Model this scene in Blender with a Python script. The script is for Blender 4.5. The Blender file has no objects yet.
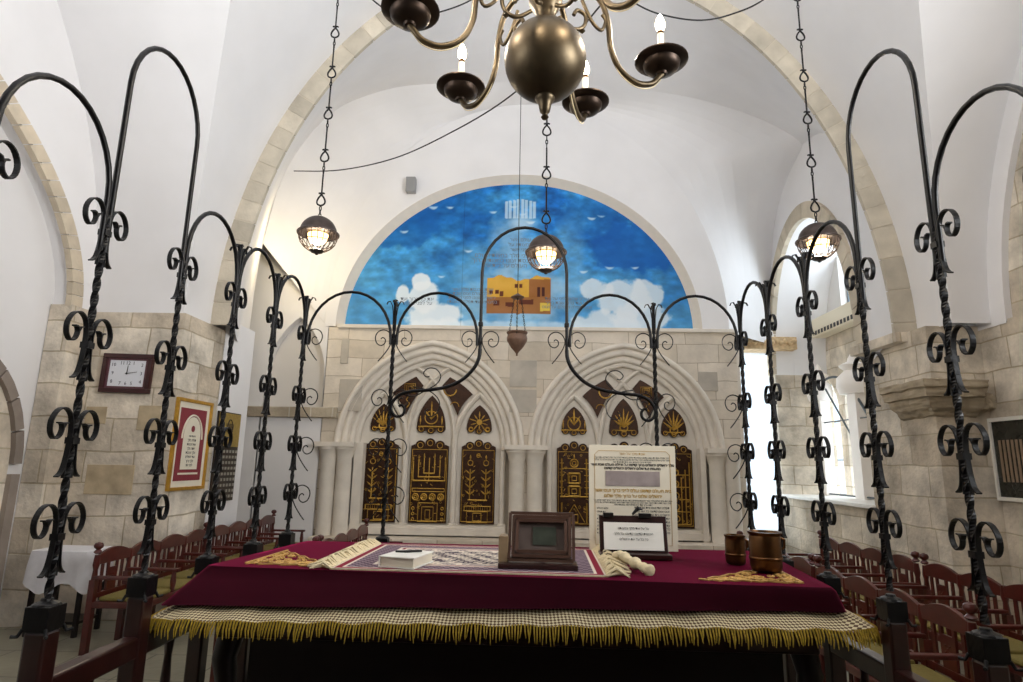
import bpy, math, random
import numpy as np
from mathutils import Vector, Matrix
random.seed(7); RNG=np.random.RandomState(3)
C=bpy.context.scene.collection
PI=math.pi; rad=math.radians
cos,sin=math.cos,math.sin

# ------------------------------------------------------------------ materials
def s2l(c):
    return tuple(((x/255)/12.92 if x/255<=.04045 else ((x/255+.055)/1.055)**2.4) for x in c)
MATS={}
def mat(name,rgb,rough=.6,metal=0,emit=None,es=0,noise=0,nscale=8,bump=0,spec=.5,coat=0):
    if name in MATS: return MATS[name]
    m=bpy.data.materials.new(name); m.use_nodes=True; nt=m.node_tree; b=nt.nodes['Principled BSDF']
    c=(*s2l(rgb),1)
    b.inputs['Base Color'].default_value=c; b.inputs['Roughness'].default_value=rough; b.inputs['Metallic'].default_value=metal
    b.inputs['Specular IOR Level'].default_value=spec
    if coat: b.inputs['Coat Weight'].default_value=coat
    if emit: b.inputs['Emission Color'].default_value=(*s2l(emit),1); b.inputs['Emission Strength'].default_value=es
    tc=nt.nodes.new('ShaderNodeTexCoord'); nz=nt.nodes.new('ShaderNodeTexNoise'); nz.inputs['Scale'].default_value=nscale; nz.inputs['Detail'].default_value=5
    nt.links.new(tc.outputs['Object'],nz.inputs['Vector'])
    if noise:
        r=nt.nodes.new('ShaderNodeMapRange'); r.inputs['From Min'].default_value=.3; r.inputs['From Max'].default_value=.7
        r.inputs['To Min'].default_value=1-noise; r.inputs['To Max'].default_value=1+noise*.5; r.clamp=True
        nt.links.new(nz.outputs['Fac'],r.inputs['Value'])
        mx=nt.nodes.new('ShaderNodeVectorMath'); mx.operation='SCALE'; mx.inputs[0].default_value=c[:3]
        nt.links.new(r.outputs['Result'],mx.inputs['Scale']); nt.links.new(mx.outputs['Vector'],b.inputs['Base Color'])
    if bump:
        bp=nt.nodes.new('ShaderNodeBump'); bp.inputs['Strength'].default_value=bump; bp.inputs['Distance'].default_value=.01
        nt.links.new(nz.outputs['Fac'],bp.inputs['Height']); nt.links.new(bp.outputs['Normal'],b.inputs['Normal'])
    MATS[name]=m; return m

def stone(name,ca,cb,mortar,bw,bh,msize=.012,bump=.6,grain=1.0,off=.5,vert=False):
    """coursed masonry: (x+y, z) brick pattern with mottled blocks"""
    m=bpy.data.materials.new(name); m.use_nodes=True; nt=m.node_tree; b=nt.nodes['Principled BSDF']; L=nt.links
    tc=nt.nodes.new('ShaderNodeTexCoord'); sp=nt.nodes.new('ShaderNodeSeparateXYZ'); L.new(tc.outputs['Object'],sp.inputs[0])
    ad=nt.nodes.new('ShaderNodeMath'); ad.operation='ADD'; L.new(sp.outputs['X'],ad.inputs[0]); L.new(sp.outputs['Y'],ad.inputs[1])
    cb_=nt.nodes.new('ShaderNodeCombineXYZ')
    if vert is True: L.new(sp.outputs['X'],cb_.inputs['X']); L.new(sp.outputs['Y'],cb_.inputs['Y'])
    else: L.new(ad.outputs[0],cb_.inputs['X']); L.new(sp.outputs['Z'],cb_.inputs['Y'])
    wn=nt.nodes.new('ShaderNodeTexNoise'); wn.inputs['Scale'].default_value=1.7; L.new(tc.outputs['Object'],wn.inputs['Vector'])
    wm=nt.nodes.new('ShaderNodeMixRGB'); wm.blend_type='LINEAR_LIGHT'; wm.inputs['Fac'].default_value=.035
    L.new(cb_.outputs[0],wm.inputs['Color1']); L.new(wn.outputs['Color'],wm.inputs['Color2'])
    br=nt.nodes.new('ShaderNodeTexBrick'); br.inputs['Scale'].default_value=1; br.inputs['Brick Width'].default_value=bw; br.inputs['Row Height'].default_value=bh
    br.inputs['Mortar Size'].default_value=msize; br.inputs['Mortar Smooth'].default_value=.3; br.offset=off; br.squash=1.35; br.squash_frequency=3
    br.inputs['Color1'].default_value=(*s2l(ca),1); br.inputs['Color2'].default_value=(*s2l(cb),1); br.inputs['Mortar'].default_value=(*s2l(mortar),1)
    L.new(wm.outputs[0],br.inputs['Vector'])
    n1=nt.nodes.new('ShaderNodeTexNoise'); n1.inputs['Scale'].default_value=2.3; n1.inputs['Detail'].default_value=7; n1.inputs['Roughness'].default_value=.65; L.new(tc.outputs['Object'],n1.inputs['Vector'])
    r=nt.nodes.new('ShaderNodeMapRange'); r.inputs['From Min'].default_value=.32; r.inputs['From Max'].default_value=.68; r.inputs['To Min'].default_value=1-.22*grain; r.inputs['To Max'].default_value=1+.12*grain
    L.new(n1.outputs['Fac'],r.inputs['Value'])
    mx=nt.nodes.new('ShaderNodeVectorMath'); mx.operation='SCALE'; L.new(br.outputs['Color'],mx.inputs[0]); L.new(r.outputs[0],mx.inputs['Scale'])
    L.new(mx.outputs[0],b.inputs['Base Color']); b.inputs['Roughness'].default_value=.85; b.inputs['Specular IOR Level'].default_value=.2
    n2=nt.nodes.new('ShaderNodeTexNoise'); n2.inputs['Scale'].default_value=22; n2.inputs['Detail'].default_value=6; L.new(tc.outputs['Object'],n2.inputs['Vector'])
    iv=nt.nodes.new('ShaderNodeMath'); iv.operation='MULTIPLY_ADD'; L.new(br.outputs['Fac'],iv.inputs[0]); iv.inputs[1].default_value=-1.2
    L.new(n2.outputs['Fac'],iv.inputs[2])
    bp=nt.nodes.new('ShaderNodeBump'); bp.inputs['Strength'].default_value=bump; bp.inputs['Distance'].default_value=.012
    L.new(iv.outputs[0],bp.inputs['Height']); L.new(bp.outputs[0],b.inputs['Normal'])
    MATS[name]=m; return m

M_STONE=stone('pier_stone',(232,222,206),(198,184,164),(190,176,152),.52,.33,.009,.9,1.9)
M_ARK=stone('ark_stone',(226,216,202),(206,194,176),(172,158,138),.66,.29,.006,.35,.8)
M_RING=stone('voussoir_stone',(190,178,158),(172,158,138),(205,198,184),.34,.30,.012,.8,1.2)
M_FLOOR=stone('floor_stone',(150,144,124),(132,128,112),(92,88,78),.6,.6,.008,.2,.8,0,True)
M_FLOOR.node_tree.nodes['Principled BSDF'].inputs['Roughness'].default_value=.35
M_WHITE=mat('white_plaster',(232,230,230),.9,noise=.05,nscale=1.3,bump=.25,spec=.15)
M_GREY=mat('grey_plaster',(214,210,206),.9,noise=.05,nscale=1.3,bump=.2,spec=.15)
M_CREAM=mat('carved_limestone',(226,218,206),.8,noise=.10,nscale=5,bump=.3,spec=.2)
M_CORBEL=mat('weathered_limestone',(178,164,142),.9,noise=.25,nscale=6,bump=1.0,spec=.2)
M_MARBLE=mat('sill_marble',(240,238,232),.4,noise=.04)
M_IRON=mat('wrought_iron',(5,4,6),.4,.0,noise=.3,nscale=40,bump=.2,spec=.3)
M_BRONZE=mat('aged_brass',(92,80,62),.42,.9,noise=.5,nscale=7,bump=.08)
M_PAN=mat('dark_brass',(62,50,42),.42,.85,noise=.25,nscale=14)
M_WOOD=mat('dark_mahogany',(42,13,9),.38,noise=.35,nscale=14,bump=.1,coat=.3)
M_REDWOOD=mat('red_mahogany',(80,23,16),.36,noise=.3,nscale=12,bump=.1,coat=.3)
M_BLACKWOOD=mat('ebony_stained_wood',(18,7,7),.4,noise=.3,nscale=14)
M_OLIVE=mat('olive_upholstery',(122,108,52),.9,noise=.12,nscale=60,bump=.2)
M_BURG=mat('burgundy_velvet',(40,0,12),.9,noise=.12,nscale=6,bump=.05,spec=.08)
M_BURG.node_tree.nodes['Principled BSDF'].inputs['Sheen Weight'].default_value=1.0; M_BURG.node_tree.nodes['Principled BSDF'].inputs['Sheen Roughness'].default_value=.35
M_BURG.node_tree.nodes['Principled BSDF'].inputs['Sheen Tint'].default_value=(.42,.01,.09,1)
M_GOLD=mat('gold_embroidery',(214,170,96),.5,.35,noise=.2,nscale=60,bump=.3)
M_GOLDREL=mat('gilt_relief',(186,146,64),.36,.75,noise=.25,nscale=30)
M_DOOR=mat('dark_bronze_door',(60,34,16),.45,.5,noise=.4,nscale=22,bump=.4)
M_FRINGE=mat('yellow_fringe',(176,146,40),.8,noise=.35,nscale=90,bump=.3)
M_TASSEL=mat('cream_fringe',(232,216,178),.9,noise=.15,nscale=40,bump=.5)
M_PAPER=mat('cream_paper',(232,224,204),.7,noise=.03)
M_BOARD=mat('white_board',(240,238,230),.6)
M_INK=mat('black_ink',(26,24,26),.6)
M_INKGOLD=mat('gold_ink',(200,164,90),.5,.2)
M_GILT=mat('gilt_frame',(206,158,62),.35,.6,noise=.2,nscale=20)
M_MAROON=mat('maroon_mount',(134,46,56),.7,noise=.08,nscale=20)
M_CLOCKFACE=mat('clock_face_paper',(226,228,234),.4)
M_CLOTH=mat('white_linen',(226,224,226),.9,noise=.05,nscale=20,bump=.2)
M_CANDLE=mat('candle_sleeve',(240,222,196),.5,emit=(255,220,180),es=.12)
M_BLACK=mat('black_plastic',(18,16,16),.4)
M_BULB=mat('lit_bulb',(255,250,235),.3,emit=(255,226,180),es=30)
M_LAMPGLOW=mat('lit_lamp_globe',(255,240,210),.3,emit=(255,205,130),es=5)
M_LAMP=mat('patinated_metal',(74,64,60),.45,.7,noise=.3,nscale=18,bump=.2)
M_CLAYPOT=mat('bronze_oil_lamp',(120,92,76),.5,.4,noise=.25,nscale=18)
M_BRASS=mat('polished_brass',(112,78,48),.28,.9,noise=.3,nscale=12)
M_BEIGE=mat('pale_oak',(150,128,98),.5,noise=.15,nscale=14)
M_AC=mat('ivory_plastic',(226,216,192),.5)
M_GREYMETAL=mat('grey_metal',(150,150,150),.5,.3)
M_ALU=mat('dark_window_frame',(88,96,100),.45,.4)
M_PLATE=mat('memorial_plate_brass',(176,150,76),.4,.5,noise=.25,nscale=30)
M_DARKPLATE=mat('dark_plate',(52,40,30),.4,.3)
M_PICTURE=mat('dark_print',(46,46,40),.25,noise=.3,nscale=12)
M_LACEW=mat('ivory_lace_thread',(222,210,170),.85)

def glassmat():
    m=bpy.data.materials.new('window_glass'); m.use_nodes=True; nt=m.node_tree; nt.nodes.clear()
    o=nt.nodes.new('ShaderNodeOutputMaterial'); a=nt.nodes.new('ShaderNodeBsdfTransparent'); a.inputs[0].default_value=(.93,.97,1,1)
    g=nt.nodes.new('ShaderNodeBsdfGlossy'); g.inputs['Roughness'].default_value=.05; mx=nt.nodes.new('ShaderNodeMixShader'); mx.inputs[0].default_value=.06
    nt.links.new(a.outputs[0],mx.inputs[1]); nt.links.new(g.outputs[0],mx.inputs[2]); nt.links.new(mx.outputs[0],o.inputs[0]); return m
M_GLASS=glassmat()
def vcolmat(name,rough=.5):
    m=bpy.data.materials.new(name); m.use_nodes=True; nt=m.node_tree; b=nt.nodes['Principled BSDF']
    a=nt.nodes.new('ShaderNodeAttribute'); a.attribute_name='paint'; nt.links.new(a.outputs['Color'],b.inputs['Base Color'])
    b.inputs['Roughness'].default_value=rough; b.inputs['Specular IOR Level'].default_value=.25; return m
def lacemat():
    m=bpy.data.materials.new('gold_white_lace'); m.use_nodes=True; nt=m.node_tree; b=nt.nodes['Principled BSDF']; L=nt.links
    a=nt.nodes.new('ShaderNodeAttribute'); a.attribute_name='lace_uv'
    mp=nt.nodes.new('ShaderNodeMapping'); mp.inputs['Rotation'].default_value=(0,0,PI/4); mp.inputs['Scale'].default_value=(105,105,1); L.new(a.outputs['Vector'],mp.inputs[0])
    ck=nt.nodes.new('ShaderNodeTexChecker'); ck.inputs['Scale'].default_value=1; ck.inputs['Color1'].default_value=(*s2l((214,202,164)),1); ck.inputs['Color2'].default_value=(*s2l((92,66,44)),1)
    L.new(mp.outputs[0],ck.inputs['Vector']); L.new(ck.outputs['Color'],b.inputs['Base Color']); b.inputs['Roughness'].default_value=.8; return m
M_LACE=lacemat()

# ------------------------------------------------------------------ mesh builder
class MB:
    def __init__(s): s.v=[]; s.f=[]
    def add(s,v,f):
        o=len(s.v); s.v+= [tuple(p) for p in v]; s.f+=[tuple(i+o for i in q) for q in f]; return s
    def box(s,c,d,rz=0,rx=0):
        x,y,z=[k/2 for k in d]; R=Matrix.Rotation(rz,3,'Z')@Matrix.Rotation(rx,3,'X'); c=Vector(c)
        v=[c+R@Vector((a*x,b*y,e*z)) for e in(-1,1) for b in(-1,1) for a in(-1,1)]
        return s.add(v,[(0,2,3,1),(4,5,7,6),(0,1,5,4),(2,6,7,3),(0,4,6,2),(1,3,7,5)])
    def bx(s,x0,x1,y0,y1,z0,z1): return s.box(((x0+x1)/2,(y0+y1)/2,(z0+z1)/2),(abs(x1-x0),abs(y1-y0),abs(z1-z0)))
    def tube(s,pts,r,n=8,closed=False,sec=None):
        P=[Vector(p) for p in pts]; N=len(P); rs=r if isinstance(r,(list,tuple)) else [r]*N
        T=[]
        for i in range(N):
            a=P[i-1] if (i>0 or closed) else P[i]; b=P[(i+1)%N] if (i<N-1 or closed) else P[i]
            t=(b-a); T.append(t.normalized() if t.length>1e-9 else Vector((0,0,1)))
        u=T[0].orthogonal().normalized(); vs=[]
        for i in range(N):
            u=(u-T[i]*u.dot(T[i])); u=u.normalized() if u.length>1e-6 else T[i].orthogonal().normalized(); w=T[i].cross(u)
            for k in range(n):
                a=2*PI*k/n; vs.append(P[i]+(u*cos(a)+w*sin(a))*rs[i])
        fs=[]
        for i in range(N if closed else N-1):
            j=(i+1)%N
            for k in range(n): k2=(k+1)%n; fs.append((i*n+k,i*n+k2,j*n+k2,j*n+k))
        if not closed: fs.append(tuple(range(n))[::-1]); fs.append(tuple((N-1)*n+k for k in range(n)))
        return s.add(vs,fs)
    def ribbon(s,pts,axis,w,t):
        """rectangular strip: width w along axis, thickness t in the plane of the path"""
        P=[Vector(p) for p in pts]; A=Vector(axis).normalized(); N=len(P); vs=[]
        for i in range(N):
            T=(P[min(i+1,N-1)]-P[max(i-1,0)]).normalized(); B=T.cross(A).normalized()
            for a,b in((-1,-1),(1,-1),(1,1),(-1,1)): vs.append(P[i]+A*(a*w/2)+B*(b*t/2))
        fs=[(i*4+k,i*4+(k+1)%4,i*4+4+(k+1)%4,i*4+4+k) for i in range(N-1) for k in range(4)]
        fs+=[(3,2,1,0),(N*4-4,N*4-3,N*4-2,N*4-1)]
        return s.add(vs,fs)
    def twist(s,x,y,z0,z1,side,pitch=.085,seg=None):
        n=seg or max(4,int((z1-z0)/pitch*8)); vs=[]
        for i in range(n+1):
            z=z0+(z1-z0)*i/n; a=2*PI*(z-z0)/(pitch*4)*1.7
            for k in range(4):
                b=a+PI/4+k*PI/2; vs.append((x+cos(b)*side*.707,y+sin(b)*side*.707,z))
        fs=[(i*4+k,i*4+(k+1)%4,i*4+4+(k+1)%4,i*4+4+k) for i in range(n) for k in range(4)]+[(3,2,1,0),(n*4,n*4+1,n*4+2,n*4+3)]
        return s.add(vs,fs)
    def lathe(s,prof,c,n=24,axis='Z'):
        vs=[];c=Vector(c)
        for r,z in prof:
            for k in range(n):
                a=2*PI*k/n; p=Vector((r*cos(a),r*sin(a),z))
                if axis=='Y': p=Vector((p.x,-p.z,p.y))
                if axis=='X': p=Vector((p.z,p.x,p.y))
                vs.append(c+p)
        m=len(prof); fs=[(i*n+k,i*n+(k+1)%n,i*n+n+(k+1)%n,i*n+n+k) for i in range(m-1) for k in range(n)]
        if prof[0][0]>1e-6: fs.append(tuple(range(n))[::-1])
        if prof[-1][0]>1e-6: fs.append(tuple((m-1)*n+k for k in range(n)))
        return s.add(vs,fs)
    def prism(s,poly,plane,d0,d1):
        """poly in 2D; plane 'XZ' -> extrude along Y, 'YZ' along X, 'XY' along Z"""
        f={'XZ':lambda p,d:(p[0],d,p[1]),'YZ':lambda p,d:(d,p[0],p[1]),'XY':lambda p,d:(p[0],p[1],d)}[plane]
        n=len(poly); vs=[f(p,d0) for p in poly]+[f(p,d1) for p in poly]
        fs=[tuple(range(n)),tuple(range(2*n-1,n-1,-1))]+[(i,(i+1)%n,n+(i+1)%n,n+i) for i in range(n)]
        return s.add(vs,fs)
    def band(s,A,B):
        """surface between two equally long 3D polylines"""
        n=len(A); return s.add(list(A)+list(B),[(i,i+1,n+i+1,n+i) for i in range(n-1)])
    def build(s,name,m,parent=None,smooth=None,bevel=0):
        me=bpy.data.meshes.new(name); me.from_pydata(s.v,[],s.f); me.materials.append(m)
        if smooth:
            me.shade_smooth(); me.set_sharp_from_angle(angle=rad(smooth))
        me.update(); o=bpy.data.objects.new(name,me); C.objects.link(o)
        import bmesh
        b=bmesh.new(); b.from_mesh(me); bmesh.ops.recalc_face_normals(b,faces=b.faces); b.to_mesh(me); b.free()
        if parent is not None: o.parent=parent
        if bevel:
            md=o.modifiers.new('bevel','BEVEL'); md.width=bevel; md.segments=2; md.limit_method='ANGLE'
        return o
def tag(o,label=None,cat=None,group=None,kind=None):
    if label: o['label']=label
    if cat: o['category']=cat
    if group: o['group']=group
    if kind: o['kind']=kind
    return o
def thing(name,label,cat,loc=(0,0,0),rz=0,group=None):
    o=bpy.data.objects.new(name,None); C.objects.link(o); o.location=loc; o.rotation_euler=(0,0,rz); o.empty_display_size=.1
    return tag(o,label,cat,group)
def struct(o): o['kind']='structure'; return o
def kids(o): return [c for c in bpy.data.objects if c.parent==o]
def dup(root,loc,rz,label):
    r=root.copy(); C.objects.link(r); r.location=loc; r.rotation_euler=(0,0,rz); r['label']=label
    for ch in kids(root):
        c=ch.copy(); C.objects.link(c); c.parent=r
        for g in kids(ch):
            d=g.copy(); C.objects.link(d); d.parent=c
    return r
def text(name,s,size,loc,m,parent,rot=(PI/2,0,0),align='CENTER',ext=.0008,bold=0):
    cu=bpy.data.curves.new(name,'FONT'); cu.body=s; cu.size=size; cu.align_x=align; cu.align_y='CENTER'; cu.extrude=ext; cu.offset=bold
    cu.resolution_u=2; cu.materials.append(m); o=bpy.data.objects.new(name,cu); C.objects.link(o); o.location=loc; o.rotation_euler=rot; o.parent=parent; return o
HEB=['ברוך','אתה','מלך','העולם','אשר','קדשנו','במצותיו','וצונו','שבת','שלום','תפלה','בית','הכנסת','ירושלים','עולם','ועד','את','כל','על','לפני']
def heb(n,seed):
    r=random.Random(seed); return ' '.join(''.join(reversed(r.choice(HEB))) for _ in range(n))
def crom(pts,k=6):
    P=[Vector(p) for p in pts]; out=[]
    for i in range(len(P)-1):
        a=P[max(i-1,0)];b=P[i];c=P[i+1];d=P[min(i+2,len(P)-1)]
        for j in range(k):
            t=j/k; out.append(.5*((2*b)+(c-a)*t+(2*a-5*b+4*c-d)*t*t+(3*b-a-3*c+d)*t*t*t))
    out.append(P[-1]); return out
def ell(cx,z0,a,h,n=48,t0=0,t1=PI):
    return [(cx-a*cos(t0+(t1-t0)*i/n),z0+h*sin(t0+(t1-t0)*i/n)) for i in range(n+1)]
def pointed(cx,z0,w,h,n=14):
    """two-centred pointed arch, left springer -> apex -> right springer"""
    r=(h*h+w*w)/(2*w); a=math.acos(max(-1,min(1,(r-w)/r))); L=[]
    for i in range(n+1):
        t=a*i/n; L.append((cx-w+r-r*cos(t),z0+r*sin(t)))
    return L+[(2*cx-x,z) for x,z in L[-2::-1]]

# ------------------------------------------------------------------ camera
CF=611.0; yaw,pit,rol=rad(-1.3),rad(11.3),rad(1.03)
fw=Vector((sin(yaw)*cos(pit),cos(yaw)*cos(pit),sin(pit))); rt=Vector((cos(yaw),-sin(yaw),0)); up=rt.cross(fw)
r2=rt*cos(rol)+up*sin(rol); u2=up*cos(rol)-rt*sin(rol)
cd=bpy.data.cameras.new('camera'); cam=bpy.data.objects.new('camera',cd); C.objects.link(cam); bpy.context.scene.camera=cam
cd.sensor_width=36; cd.lens=CF/1023*36; cd.clip_start=.02; cd.clip_end=200
mw=Matrix((( r2.x,u2.x,-fw.x,0),(r2.y,u2.y,-fw.y,0),(r2.z,u2.z,-fw.z,1.6),(0,0,0,1))); cam.matrix_world=mw

# ------------------------------------------------------------------ the setting
SP=3.14; CX=.4; AO=4.12; AI=3.86; HO=5.16; HI=4.92; YR=7.0; BY=6.4
struct(MB().bx(-5.6,6.4,-7.2,12,-.1,0).build('floor',M_FLOOR))
struct(MB().bx(-5.6,5.4,-7.3,-7.05,0,9).build('wall_rear',mat('bounce_absorbing_dark',(70,52,42),.7,noise=.2,nscale=6)))  # unseen rear wall added to keep out sky, dark to cut bounce light
struct(MB().bx(-5.7,-5.5,-7.3,12,0,9.2).build('wall_left_leak_shell',M_GREY)); struct(MB().bx(-5.7,5.7,-7.3,12,9.1,9.3).build('ceiling_leak_shell',M_GREY))  # unseen shell and slab added to block sky leaking through vault gaps
struct(MB().bx(-5.7,3.3,11.9,12.1,0,9.2).build('wall_back_leak_shell',M_GREY)); struct(MB().bx(5.55,5.7,-7.3,7.9,0,9.2).build('wall_right_shell',M_GREY)); struct(MB().bx(5.55,5.7,7.8,12,6.2,9.2).build('wall_right_shell_top',M_GREY)); struct(MB().bx(3.2,5.7,11.5,11.6,5,9.2).build('wall_back_shell_top',M_GREY))  # more added shells, stopping outside light at the back and right
struct(MB().bx(-3.3,3.32,9.76,9.85,0,3.66).build('wall_back_core',M_CREAM))
struct(MB().bx(-1.75,1.7,-1.2,4.05,0,.17).build('floor_bimah_platform',M_WOOD,bevel=.01))
# groin vault of the front bay
N=40
def gv(t): return CX-AO*cos(t), BY*cos(t), SP+HO*sin(t)     # theta 0..pi/2 from left pier corner
m=MB()
A=[];B=[]
for i in range(2*N+1):
    t=PI*i/(2*N); x=CX-AO*cos(t); z=SP+HO*sin(t); A.append((x,YR,z)); B.append((x,BY*abs(cos(t)),z))
m.band(A,B); 
A=[(x,-YR,z) for x,_,z in A]; B=[(x,-y,z) for x,y,z in B]; m.band(A,B)
struct(m.build('ceiling_vault',M_WHITE,smooth=40))
m=MB()
for sx,XW in((-1,-4.75),(1,4.94)):
    A=[];B=[]
    for i in range(2*N+1):
        t=PI*i/(2*N); y=BY*cos(t); z=SP+HO*sin(t); A.append((XW+sx*.3,y,z)); B.append((CX+sx*AO*abs(cos(t)),y,z))
    m.band(A,B)
struct(m.build('ceiling_vault_sides',M_WHITE,smooth=40))
# stone ring of the transverse arch (front face + thickness)
def arcring(a0,h0,a1,h1,z0=SP,cx=CX,n=60,drop=0):
    i_=ell(cx,z0,a0,h0,n); o_=ell(cx,z0,a1,h1,n); return i_+o_[::-1]
def voussoirmat():
    m=bpy.data.materials.new('voussoir_ring_stone'); m.use_nodes=True; nt=m.node_tree; b=nt.nodes['Principled BSDF']; L=nt.links
    a=nt.nodes.new('ShaderNodeAttribute'); a.attribute_name='block'
    tc=nt.nodes.new('ShaderNodeTexCoord'); n1=nt.nodes.new('ShaderNodeTexNoise'); n1.inputs['Scale'].default_value=4; n1.inputs['Detail'].default_value=7; L.new(tc.outputs['Object'],n1.inputs['Vector'])
    r=nt.nodes.new('ShaderNodeMapRange'); r.inputs['From Min'].default_value=.3; r.inputs['From Max'].default_value=.7; r.inputs['To Min'].default_value=.82; r.inputs['To Max'].default_value=1.1; L.new(n1.outputs['Fac'],r.inputs['Value'])
    mx=nt.nodes.new('ShaderNodeVectorMath'); mx.operation='SCALE'; L.new(a.outputs['Color'],mx.inputs[0]); L.new(r.outputs[0],mx.inputs['Scale'])
    L.new(mx.outputs[0],b.inputs['Base Color']); b.inputs['Roughness'].default_value=.88; b.inputs['Specular IOR Level'].default_value=.2
    n2=nt.nodes.new('ShaderNodeTexNoise'); n2.inputs['Scale'].default_value=18; L.new(tc.outputs['Object'],n2.inputs['Vector'])
    bp=nt.nodes.new('ShaderNodeBump'); bp.inputs['Strength'].default_value=.5; bp.inputs['Distance'].default_value=.012; L.new(n2.outputs['Fac'],bp.inputs['Height']); L.new(bp.outputs[0],b.inputs['Normal'])
    return m
M_VOUS=voussoirmat()
def voussoirs(name,inner,outer,place,d0,d1,base=(186,172,150),sub=3,seed=1):
    """ring of stones between two equally long 2D curves; place(p,d)->3D; every `sub` segments is one stone"""
    r=random.Random(seed); vs=[];fs=[];cols=[]; n=len(inner)-1; i=0
    while i<n:
        k=min(n,i+sub+r.choice([0,0,1])); 
        if k<=i: break
        v=.92+.14*r.random(); c=tuple(s2l([min(255,q*v) for q in base]))
        e=.06
        pts=list(range(i,k+1)); o=len(vs)
        for d in(d0,d1):
            for side in(inner,outer):
                for q in pts:
                    p=side[q]
                    if q==i: p=(side[q][0]*(1-e)+side[q+1][0]*e,side[q][1]*(1-e)+side[q+1][1]*e)
                    if q==k: p=(side[q][0]*(1-e)+side[q-1][0]*e,side[q][1]*(1-e)+side[q-1][1]*e)
                    vs.append(place(p,d))
        L=len(pts)
        f_=[]
        for j in range(L-1):
            f_+=[(j,j+1,L+j+1,L+j),(2*L+j,3*L+j,3*L+j+1,2*L+j+1),(j,2*L+j,2*L+j+1,j+1),(L+j,L+j+1,3*L+j+1,3*L+j)]
        f_+=[(0,L,3*L,2*L),(L-1,3*L-1,4*L-1,2*L-1)]
        fs+=[tuple(a+o for a in q) for q in f_]; cols+=[c]*(4*L); i=k
    # mortar bed slightly behind the face
    mb=MB(); mb.add(vs,fs); ob=mb.build(name,M_VOUS)
    at=ob.data.attributes.new('block','FLOAT_COLOR','POINT')
    for q,c in enumerate(cols): at.data[q].color=(*c,1)
    return struct(ob)
NR=120
xi=ell(CX,SP,AI,HI,NR); xo=ell(CX,SP,AO,HO,NR)
voussoirs('trim_1',xi,xo,lambda p,d:(p[0],d,p[1]),YR-.03,YR+.02,base=(200,190,172),sub=2)
mo=MB(); mo.band([(x,YR-.022,z) for x,z in xi],[(x,YR-.022,z) for x,z in xo]); struct(mo.build('trim_2',mat('lime_mortar',(206,196,178),.9,noise=.1)))
# soffit behind the ring, running to the crown line of the back bay
back=crom([(-4.2,9.0,2.9),(-4.18,9.0,4.0),(-4.12,9.0,4.9),(-3.97,9.0,5.8),(-3.7,9.0,6.5),(-3.17,9.0,7.2),(-2.36,9.0,7.58),(-1.5,9.0,7.7),(0,9.0,7.73),(1.3,9.0,7.66),(2.49,9.0,7.5),(3.48,9.0,7.2),(4.1,9.02,6.9),(4.4,9.05,6.68),(4.4,8.6,6.6),(4.4,8.2,6.35),(4.4,7.95,6.0),(4.4,7.85,5.2),(4.4,7.8,4.2),(4.4,7.8,2.9)],6)
def resample(P,n):
    P=[Vector(p) for p in P]; d=[0]
    for i in range(1,len(P)): d.append(d[-1]+(P[i]-P[i-1]).length)
    out=[];j=0
    for i in range(n+1):
        s=d[-1]*i/n
        while j<len(P)-2 and d[j+1]<s: j+=1
        t=(s-d[j])/max(1e-9,d[j+1]-d[j]); out.append(P[j].lerp(P[j+1],min(1,max(0,t))))
    return out
ringc=[(x,YR+.0,z) for x,z in ell(CX,SP,AI,HI,120)]
ra=resample(ringc,90); rb=resample(back,90)
m=MB()
prev=ra
for k in range(1,7):
    t=k/6; cur=[a.lerp(b,t) for a,b in zip(ra,rb)]; m.band([tuple(p) for p in prev],[tuple(p) for p in cur]); prev=cur
struct(m.build('ceiling_arch_soffit',M_WHITE,smooth=60))
# back web between crown line and the lunette wall
outer=crom([(-4.12,9.0,4.9),(-3.97,9.0,5.8),(-3.7,9.0,6.5),(-3.17,9.0,7.2),(-2.36,9.0,7.58),(-1.5,9.0,7.7),(0,9.0,7.73),(1.3,9.0,7.66),(2.49,9.0,7.5),(3.48,9.0,7.2),(4.1,9.02,6.9),(4.4,9.05,6.68),(4.4,9.8,6.37),(4.4,10.35,5.8),(4.4,10.62,4.9),(4.4,10.65,3.72)],6)
inner=[(x,9.5,z) for x,z in ell(.0,3.72,3.2,3.92,90)]
ra=resample(outer,90); rb=resample(inner,90); m=MB(); prev=ra
for k in range(1,9):
    t=k/8; cur=[]
    for a,b in zip(ra,rb):
        p=a.lerp(b,t); p.y+= .28*sin(PI*t)*(1-abs(a.x)/6); cur.append(p)
    m.band([tuple(p) for p in prev],[tuple(p) for p in cur]); prev=cur
struct(m.build('ceiling_back_web',M_WHITE,smooth=60))
# white lunette wall around the mural
LC,LZ,LA,LH=-.12,3.70,2.82,2.54
m=MB(); li=ell(LC,LZ,LA+.1,LH+.1,90); lo=ell(0,3.70,3.22,3.94,90)
m.band([(x,9.488,z) for x,z in li],[(x,9.488,z) for x,z in lo]); struct(m.build('wall_lunette',M_WHITE,smooth=30))
m=MB(); l2=ell(LC,LZ,LA-.02,LH-.02,90)
m.band([(x,9.488,z) for x,z in li],[(x,9.66,z) for x,z in l2]); struct(m.build('trim_3',mat('cream_plaster',(232,222,208),.9,noise=.04)))
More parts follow.
